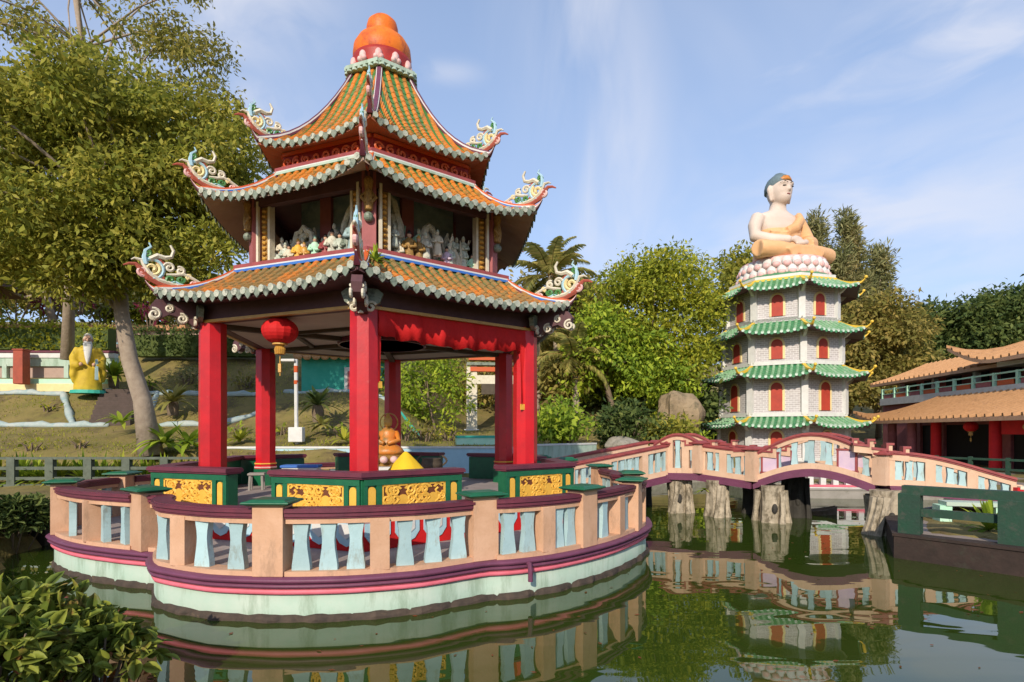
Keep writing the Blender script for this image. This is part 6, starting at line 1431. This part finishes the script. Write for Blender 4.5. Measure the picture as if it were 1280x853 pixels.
# clipped hedges
def hedge(label, p0, p1, h, th, leafm, seed):
    g = np.random.default_rng(seed); A, B = Vector(p0), Vector(p1); d = (B - A); Ln = d.length; d.normalize(); q = Vector((-d.y, d.x, 0)).normalized()
    t = thing('hedge', label, 'hedge', tuple(A), 'clipped hedges on the left hillside'); n = int(Ln * (h + th) * 2 * 42)
    u = g.random(n) * Ln; v = g.random(n) * h * (1 + .06 * np.sin(u * 2.1)); s_ = (g.random(n) - .5) * th; k = g.random(n); fr = k < .5
    s_[fr] = -th / 2 + g.normal(size=fr.sum()) * .08; tp = (k >= .5) & (k < .85); v[tp] = h + g.normal(size=tp.sum()) * .10 + .08 * np.sin(u[tp] * 2.1)
    P = np.array(A) + np.outer(u, d) + np.outer(s_, q) + np.outer(v, (0, 0, 1))
    ax = g.normal(size=(n, 3)) + np.array((0, -.5, .5)); raw_mesh('foliage', leaves(P, ax, .2, .5, 0, .6, g), None, leafm, t)
    b = MB(); b.box(tuple((A + B) / 2 + Vector((0, 0, h * .42))), (Ln * .98, th * .7, h * .8), 0, math.atan2(d.y, d.x)); b.build('core', 'leafdark', t)
hedge('long clipped hedge above the painted parapet, left of the leaning trunk', at(-60, 432, 33), at(142, 445, 33), 1.55, 1.0, 'leafgold', 71)
hedge('clipped dark hedge between the leaning trunk and the left red column', at(170, 446, 32.4), at(330, 448, 32.4), 1.5, 1.0, 'leafdark', 72)
# cycads and rosettes on the lawn
def rosette(label, p, n, ln, leafm, seed, wd=.10, rise=.9, name='cycad', cat='cycad', group='spiky rosette plants on the lawn', trunk=.0, seg_=7, curl=1.0):
    g = np.random.default_rng(seed); t = thing(name, label, cat, tuple(p), group); V = []
    for i in range(n):
        a = g.uniform(0, 6.283); el = g.uniform(.15, 1.25) * rise; L_ = ln * g.uniform(.75, 1.15); d = np.array((math.cos(a), math.sin(a), 0)); sd = np.array((-math.sin(a), math.cos(a), 0)); prev = None
        for j in range(seg_ + 1):
            u = j / seg_; x = L_ * u * math.cos(el) ; z = L_ * u * math.sin(el) - curl * .55 * L_ * u * u * math.cos(el)
            w_ = wd * math.sin(math.pi * min(1, .12 + .88 * u)) ; c_ = np.array(p) + d * x + np.array((0, 0, trunk + z + .05))
            cur = (c_ - sd * w_, c_ + sd * w_)
            if prev is not None: V.append((prev[0], prev[1], cur[1], cur[0]))
            prev = cur
    raw_mesh('leaves', np.array(V), None, leafm, t, True)
    if trunk: b = MB(); b.lathe([(.20, -.2), (.24, trunk * .5), (.18, trunk + .05)], tuple(p), 10, 0, wob=.06); b.build('trunk', 'bark', t)
    return t
for i, (px, py, d_, n, ln, lm, wd, tk, lab, nm) in enumerate(((216, 514, 24.8, 46, 1.5, 'palmleaf', .09, .35, 'cycad on the lawn inside the looped kerb', 'cycad'), (205, 556, 20.2, 40, 1.3, 'leafbright', .11, 0, 'pale green strap leaved clump right of the leaning trunk base', 'strap_plant'), (152, 530, 22.5, 26, 1.1, 'leafbright', .09, 0, 'small strap leaved clump left of the leaning trunk', 'strap_plant'), (397, 522, 23.4, 46, 1.35, 'leafdark', .09, .45, 'dark cycad on the lawn right of the lamp post', 'cycad'), (402, 534, 22.6, 22, .8, 'palmleaf', .09, 0, 'low yellowish clump in front of the dark cycad', 'strap_plant'),
      (142, 480, 27.5, 40, 1.5, 'leafbright', .10, .3, 'spiky plant beside the yellow statue', 'cycad'), (235, 556, 20.4, 30, 1.1, 'leafbright', .09, 0, 'strap leaved clump just left of the sunlit red column', 'strap_plant'), (300, 552, 21.6, 34, .8, 'leafgold', .07, 0, 'low grassy clump by the blue wall between the left columns', 'strap_plant'), (430, 552, 21.6, 30, .8, 'leafgold', .07, 0, 'low grassy clump by the blue wall right of the lamp post', 'strap_plant'))):
    rosette(lab, at(px, py, d_), n, ln, lm, 80 + i, wd, .9, nm, 'plant' if nm == 'strap_plant' else 'cycad', None, tk)
for i in range(13):
    x = -17.6 + i * .72; p = (x, 19.45 + .1 * math.sin(i * 2), .62)
    rosette('yellow green strap leaved plant in the row behind the grey fence', p, 60, 1.1, 'leafbright' if i % 3 else 'leafgold', 100 + i, .06, 1.15, 'row_plant', 'plant', 'row of strap leaved plants behind the grey fence', 0, 5, .9)
# low ground plants scattered on the lawn banks
GS = 'low plants scattered on the lawn banks'
for i, (px, py, d_, w_, hz, lm, lab) in enumerate(((262, 478, 29, .9, .45, 'leafdark', 'low dark plant on the bank left of the sunlit red column'), (305, 470, 29.5, 1.1, .5, 'leafolive', 'low olive plant on the bank seen between the left columns'), (235, 470, 30, 1.0, .5, 'leafgrey', 'low grey plant under the dark hedge'), (185, 474, 29, .8, .5, 'leafbright', 'low bright plant right of the leaning trunk'), (300, 540, 23, .6, .3, 'leafbright', 'low bright plant at the foot of the lawn between the left columns'), (350, 545, 23, .7, .3, 'leafgold', 'low yellowish plant beside the meter box'),
    (425, 545, 23, .7, .3, 'leafbright', 'low bright plant left of the front red column'), (40, 556, 20.6, .7, .25, 'leafgold', 'low yellowish tuft on the lower lawn at the left'), (100, 552, 21.2, .6, .22, 'leafolive', 'low olive tuft on the lower lawn'), (60, 508, 25.5, .6, .25, 'leafgold', 'low yellowish tuft on the upper lawn panel'), (530, 550, 25, .9, .5, 'leafolive', 'low olive plant below the young tree behind the pavilion'), (505, 548, 24, .7, .5, 'leafbright', 'low bright plant behind the golden idol'), (560, 546, 26, .8, .5, 'leafgold', 'low yellowish plant right of the young tree'))):
    p = at(px, py, d_); p.z = gz(p.x, p.y) + hz * .8; shrub(lab, p, (w_, w_ * .7, hz), lm, .2, 14, 300 + i, 8, 'low_plant', 'plant', GS)
# bushes between the pavilion and the bridge
def pxs(label, x0, x1, y0, y1, d_, leafm, size, per, seed, n=12, **kw):
    c, r = px_ell(x0, x1, y0, y1, d_); return shrub(label, tuple(c), r, leafm, size, per, seed, n, **kw)
GB = 'bushes on the bank right of the pavilion'
pxs('bright yellow green bush right of the right red column', 664, 748, 486, 566, 25.5, 'leafbright', .26, 20, 120, 16, group=GB, cr=.75)
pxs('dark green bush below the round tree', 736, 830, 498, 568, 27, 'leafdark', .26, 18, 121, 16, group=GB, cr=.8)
pxs('mid green bush between the dark bush and the boulder', 806, 872, 514, 562, 27.5, 'leafmain', .26, 18, 122, 14, group=GB, cr=.7)
pxs('ivy green bush against the boulder beside the pagoda', 856, 892, 540, 580, 28, 'leafbright', .24, 18, 123, 8, group=GB, cr=.5)
pxs('tall olive bush behind the bright bush', 672, 742, 420, 510, 32, 'leafolive', .32, 12, 124, 14, group=GB, cr=1.0)
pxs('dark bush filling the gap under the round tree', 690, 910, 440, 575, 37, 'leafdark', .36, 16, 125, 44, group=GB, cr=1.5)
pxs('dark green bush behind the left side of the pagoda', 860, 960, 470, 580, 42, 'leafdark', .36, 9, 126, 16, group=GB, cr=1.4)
# trees on the hill to the right
GT_ = 'trees on the hill behind the pond'
def pxt(label, x0, x1, y0, y1, d_, n, cr, per, size, leafm, seed, tb=None, **kw):
    ex = kw.pop('poly', None); kw['extra'] = fill(ex[0], d_, ex[1], ex[2], GF, ex[3]) if ex else None
    c, r = px_ell(x0, x1, y0, y1, d_); bx, by = tb or ((x0 + x1) / 2, 548); base = at(bx, by, d_ - .2)
    tr_ = [base, base.lerp(c, .35) + Vector((.1, 0, 0)), base.lerp(c, .7), c]
    return tree(label, base, tr_, tuple(c), r, n, cr, per, size, leafm, seed, kw.pop('r0', .22), group=GT_, **kw)
pxt('large round yellow green tree between the pavilion and the pagoda', 742, 884, 314, 500, 34, 24, 1.2, 26, .25, 'leafgold', 130, (800, 540), shell=.4, bottom=-.9, poly=([(742, 420), (738, 375), (765, 340), (800, 320), (845, 312), (876, 335), (892, 372), (888, 430), (868, 475), (800, 470), (750, 450)], 19, 1.0, 2.0))
pxt('lower bright green tree in front of the large round tree', 700, 800, 385, 500, 32, 16, 1.0, 18, .28, 'leafbright', 131, (770, 545), shell=.4, poly=([(700, 500), (705, 425), (745, 398), (800, 405), (850, 440), (868, 490), (835, 510), (800, 495)], 19, .85, 1.5))
pxt('olive tree left of the large round tree behind the eave tip', 640, 770, 352, 480, 40, 20, 1.5, 13, .36, 'leafolive', 132, shell=.35, poly=([(655, 540), (655, 400), (690, 372), (740, 350), (775, 345), (790, 540)], 22, 1.2, 2.0))
pxt('olive tree behind the left side of the pagoda top', 884, 962, 318, 470, 44, 26, 1.6, 16, .38, 'leafmain', 133, shell=.35)
pxt('olive brown tree right of the pagoda behind the tea house', 1046, 1150, 365, 500, 50, 16, 1.7, 14, .40, 'leafolive', 134, shell=.35, bottom=-.95, poly=([(1030, 500), (1040, 400), (1075, 372), (1120, 375), (1145, 400), (1156, 450), (1150, 500)], 19, 1.5, 2.5))
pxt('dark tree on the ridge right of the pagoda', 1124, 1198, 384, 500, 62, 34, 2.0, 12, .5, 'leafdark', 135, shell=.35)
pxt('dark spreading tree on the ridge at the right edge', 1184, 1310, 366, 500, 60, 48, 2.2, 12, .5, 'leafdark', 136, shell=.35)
pxt('grey green tree far right beyond the tea house roof', 1290, 1430, 350, 520, 60, 30, 2.4, 6, .5, 'leafdark', 137, shell=.35)
pxt('yellow green tree behind the pavilion beside the gateway', 490, 578, 438, 540, 29, 30, .9, 15, .24, 'leafbright', 138, (545, 560), shell=.15, r0=.09)
pxt('sparse olive tree behind the rear red column', 440, 540, 400, 520, 38, 24, 1.3, 8, .3, 'leafgold', 139, shell=.3)
pxt('dark tree behind the memorial gateway', 560, 690, 400, 540, 42, 30, 1.5, 8, .36, 'leafolive', 140, shell=.35)
# tall casuarina spires behind the statue
for i, (px, yt, yb, w_, d_, lab) in enumerate(((1016, 276, 460, 30, 52, 'tall wispy casuarina just right of the giant statue'), (1060, 276, 470, 36, 52, 'tallest wispy casuarina behind the giant statue'), (1098, 318, 470, 30, 54, 'shorter wispy casuarina at the right end of the spires'), (1040, 318, 470, 40, 54, 'casuarina in the gap between the two tall spires'))):
    g = np.random.default_rng(150 + i); base = at(px, 520, d_); t = thing('casuarina_tree', lab, 'tree', tuple(base), 'casuarina trees behind the pagoda')
    cl = []
    for j in range(80):
        f = g.random(); y = yt + (yb - yt) * f; ww = w_ * (.30 + .85 * f) * g.uniform(.2, 1); a = g.uniform(0, 6.28); p = at(px + ww * math.cos(a), y, d_ + ww * math.sin(a) * .06); q = g.uniform(.6, 1.15); cl.append((np.array(p), (q * .8, q * .8, q * 1.25)))
    b = MB(); b.tube([base, at(px, 450, d_), at(px + 2, yt + 10, d_)], [.4, .3, .06], 7)
    for c_, r_ in cl[:18]: pz = min(at(px, yt + 15, d_).z, c_[2] - .8); b.tube([(at(px, 400, d_).x, d_, pz), tuple(c_)], [.09, .03], 5)
    b.build('trunk', 'barkpale', t, True)
    raw_mesh('crown', crown_leaves(cl, 16, .5, g, -.4, .2, .1), None, 'leafgrey', t)
# coconut palms
def palm(label, base, top, n, ln, seed, group='palms right of the pavilion', up=1.0):
    g = np.random.default_rng(seed); t = thing('coconut_palm', label, 'palm', tuple(base), group); base, top = Vector(base), Vector(top)
    b = MB(); b.tube([base, base.lerp(top, .4) + Vector((.15, 0, 0)), top], [.24, .19, .15], 8); b.build('trunk', 'barkpale', t, True)
    V = []; Vd = []; rb = MB()
    for i in range(n):
        a = i * 2.4 + g.uniform(-.2, .2); el = (1.45 - 1.9 * (i / n)) * up; L_ = ln * g.uniform(.85, 1.1); d = np.array((math.cos(a), math.sin(a), 0)); sd = np.array((-math.sin(a), math.cos(a), 0)); dst = V; pts = []
        m = 30
        for j in range(m):
            u = j / (m - 1); th_ = el - 1.25 * u * u; 
            if j == 0: c_ = np.array(top, dtype=float); pts.append(c_)
            else: c_ = c_ + (d * math.cos(th_) + np.array((0, 0, math.sin(th_)))) * L_ / m; pts.append(c_)
            if j > 3:
                fl = ln * .26 * math.sin(math.pi * (.12 + .8 * u)) ; fwd = d * math.cos(th_) + np.array((0, 0, math.sin(th_)))
                for s_ in (-1, 1):
                    e = c_ + sd * s_ * fl * .75 + fwd * fl * .55 + np.array((0, 0, -fl * (.30 + .25 * g.random()))); w_ = fwd * ln * .018
                    dst.append((c_ - w_, c_ + w_, (c_ + e) / 2 + w_ + np.array((0, 0, fl * .08)), e))
        rb.tube([tuple(p) for p in pts[::3]], [.035 * (1 - k / 11) + .008 for k in range(len(pts[::3]))], 4)
    raw_mesh('frond', np.array(V), None, 'palmleaf', t)
    if Vd: raw_mesh('dry_frond', np.array(Vd), None, 'palmdry', t)
    rb.build('rib', 'palmdry', t)
palm('coconut palm whose crown shows between the pavilion eaves', at(700, 545, 36), at(688, 345, 36), 24, 3.3, 160, up=1.0)
palm('shorter palm with drooping fronds right of the right red column', at(716, 545, 31), at(718, 450, 31), 20, 2.6, 161)
palm('young feathery palm beside the olive tree', at(668, 548, 34), at(672, 420, 34), 16, 2.6, 162)
# bushes on the pond's left bank
def bigbush(label, c, r, seed, n, lm='leafbig', size=.22, name='pond_bush', stems=True, ratio=.62, group=None, dry=0):
    g = np.random.default_rng(seed); t = thing(name, label, 'bush', (c[0], c[1], c[2] - r[2]), group)
    d = nrm(g.normal(size=(n, 3))); d[:, 2] = np.abs(d[:, 2]) * 1.0 - .25; rad = (.45 + .55 * g.random((n, 1)) ** .5)
    bump_ = 1 + .16 * np.sin(d[:, :1] * 5 + seed) + .12 * np.sin(d[:, 1:2] * 7 + d[:, 2:] * 5)
    P = np.array(c) + d * np.array(r) * rad * bump_; ax = d * .6 + g.normal(size=(n, 3)) * .55 + np.array((0, -.25, .15))
    # broad six-sided leaves made of two folded quads
    ax = nrm(ax); rr = g.normal(size=(n, 3)) * .6 + np.array((0, -.3, 1.5)); side = nrm(np.cross(ax, rr)); nn = np.cross(side, ax); L_ = (size * g.uniform(.6, 1.3, n))[:, None]; W = L_ * ratio / 2
    us = (0, .14, .36, .60, .82, 1.0); ws_ = (.04, .62, .98, .95, .58, .03); Vs = []
    md = [P + ax * L_ * u - nn * L_ * .16 * u * u for u in us]
    for s_ in (-1, 1):
        ed = [m_ + side * W * w_ * s_ + nn * W * .30 * w_ for m_, w_ in zip(md, ws_)]
        for j in range(5): Vs.append(np.stack([md[j], ed[j], ed[j + 1], md[j + 1]], 1))
    V = np.stack(Vs, 1).reshape(-1, 4, 3)
    o = raw_mesh('foliage', V, None, lm, t, True)
    if dry:
        k = dry; d2 = nrm(g.normal(size=(k, 3))); P2 = np.array(c) + d2 * np.array(r) * .95 - np.array((0, .1, r[2] * .55)); raw_mesh('dry_leaves', leaves(P2, g.normal(size=(k, 3)) + np.array((0, -.5, -.4)), size * .8, .55, .5, .3, g), None, 'leafdry', t)
    b = MB()
    for i in range(26 if stems else 8):
        a = g.uniform(0, 6.28); q = g.uniform(.1, .8); b.tube([(c[0] + .4 * q * r[0] * math.cos(a), c[1] + .4 * q * r[1] * math.sin(a), c[2] - r[2] * 1.1), (c[0] + q * r[0] * math.cos(a), c[1] + q * r[1] * math.sin(a), c[2] + r[2] * .5 * g.uniform(-.2, 1))], [.014, .008], 5)
    b.build('stem', 'bark', t); return t
GP = 'leafy bushes on the left pond bank'
bigbush('dark leafy bush on the left bank below the grey fence', at(12, 652, 11.0), (.95, .8, .55), 170, 1500, 'leafdark', .16, group=GP)
bigbush('dark leafy bush cut by the left frame edge below the fence', at(-70, 645, 11.5), (1.3, .8, .6), 171, 1300, 'leafdark', .17, group=GP)
bigbush('large broad leaved plant in the lower left foreground', at(40, 800, 4.9), (.62, .55, .52), 172, 760, 'leafbig', .155, 'foreground_plant', group=GP, dry=60)
bigbush('broad leaved plant beside the island edge in the left foreground', at(118, 814, 5.0), (.46, .42, .45), 173, 520, 'leafbig', .145, 'foreground_plant', group=GP, dry=60)
bigbush('broad leaved plant with reddish leaves in the bottom left corner', at(-20, 830, 4.4), (.60, .5, .5), 174, 520, 'leafbig', .15, 'foreground_plant', group=GP, dry=120)
# small plants
p = hexv(0, 3.35, 5.12); rosette('small fern growing on the lower roof at the front gallery post', p + Vector((.12, .25, .05)), 26, .32, 'leafbright', 180, .03, 1.1, 'roof_fern', 'fern', None)
p = at(1236, 655, 10.6); rosette('yellow green leafy plant behind the green fence post', (p.x, p.y, .5), 34, .7, 'leafbright', 181, .05, 1.2, 'bank_plant', 'plant', None)
p = at(876, 600, 16.2); rosette('small green plant hanging at the bridge pier', (p.x, p.y - .3, .7), 22, .3, 'leafbright', 182, .03, .6, 'pier_plant', 'plant', None)
# fallen leaves drifting on the pond
g = np.random.default_rng(21); n = 240; P = np.stack([g.uniform(-4, 9, n), g.uniform(5.5, 17, n), np.full(n, .006)], 1); ax = g.normal(size=(n, 3)); ax[:, 2] = 0
V = leaves(P, ax, .06, .5, 0, 9, g); V[:, :, 2] = .055 + .004 * g.random((n, 4)); o = raw_mesh('floating_leaves', V, None, 'leafdry'); o['kind'] = 'stuff'; o['label'] = 'small fallen leaves drifting on the green pond'; o['category'] = 'leaves'
# grass on the lawns, denser near the pond
g = np.random.default_rng(9); n = 26000
X = g.uniform(-24, 1, n); Y = 19.6 + (g.random(n) ** 1.3) * 13; keep = np.array([not inside(x, y) for x, y in zip(X, Y)]) & (np.sin(X * 1.3) + np.sin(Y * 1.7 + X * .6) + g.normal(size=n) * .8 > -.3); X, Y = X[keep], Y[keep]
P = np.stack([X, Y, np.array([gz(x, y) - .02 for x, y in zip(X, Y)])], 1); ax = g.normal(size=(len(P), 3)) * .6 + np.array((0, 0, 1))
o = raw_mesh('grass', leaves(P, ax, .10, .2, 0, 0, g), None, 'leafgold'); o['kind'] = 'stuff'; o['label'] = 'dry yellow green grass on the lawn terraces'; o['category'] = 'grass'
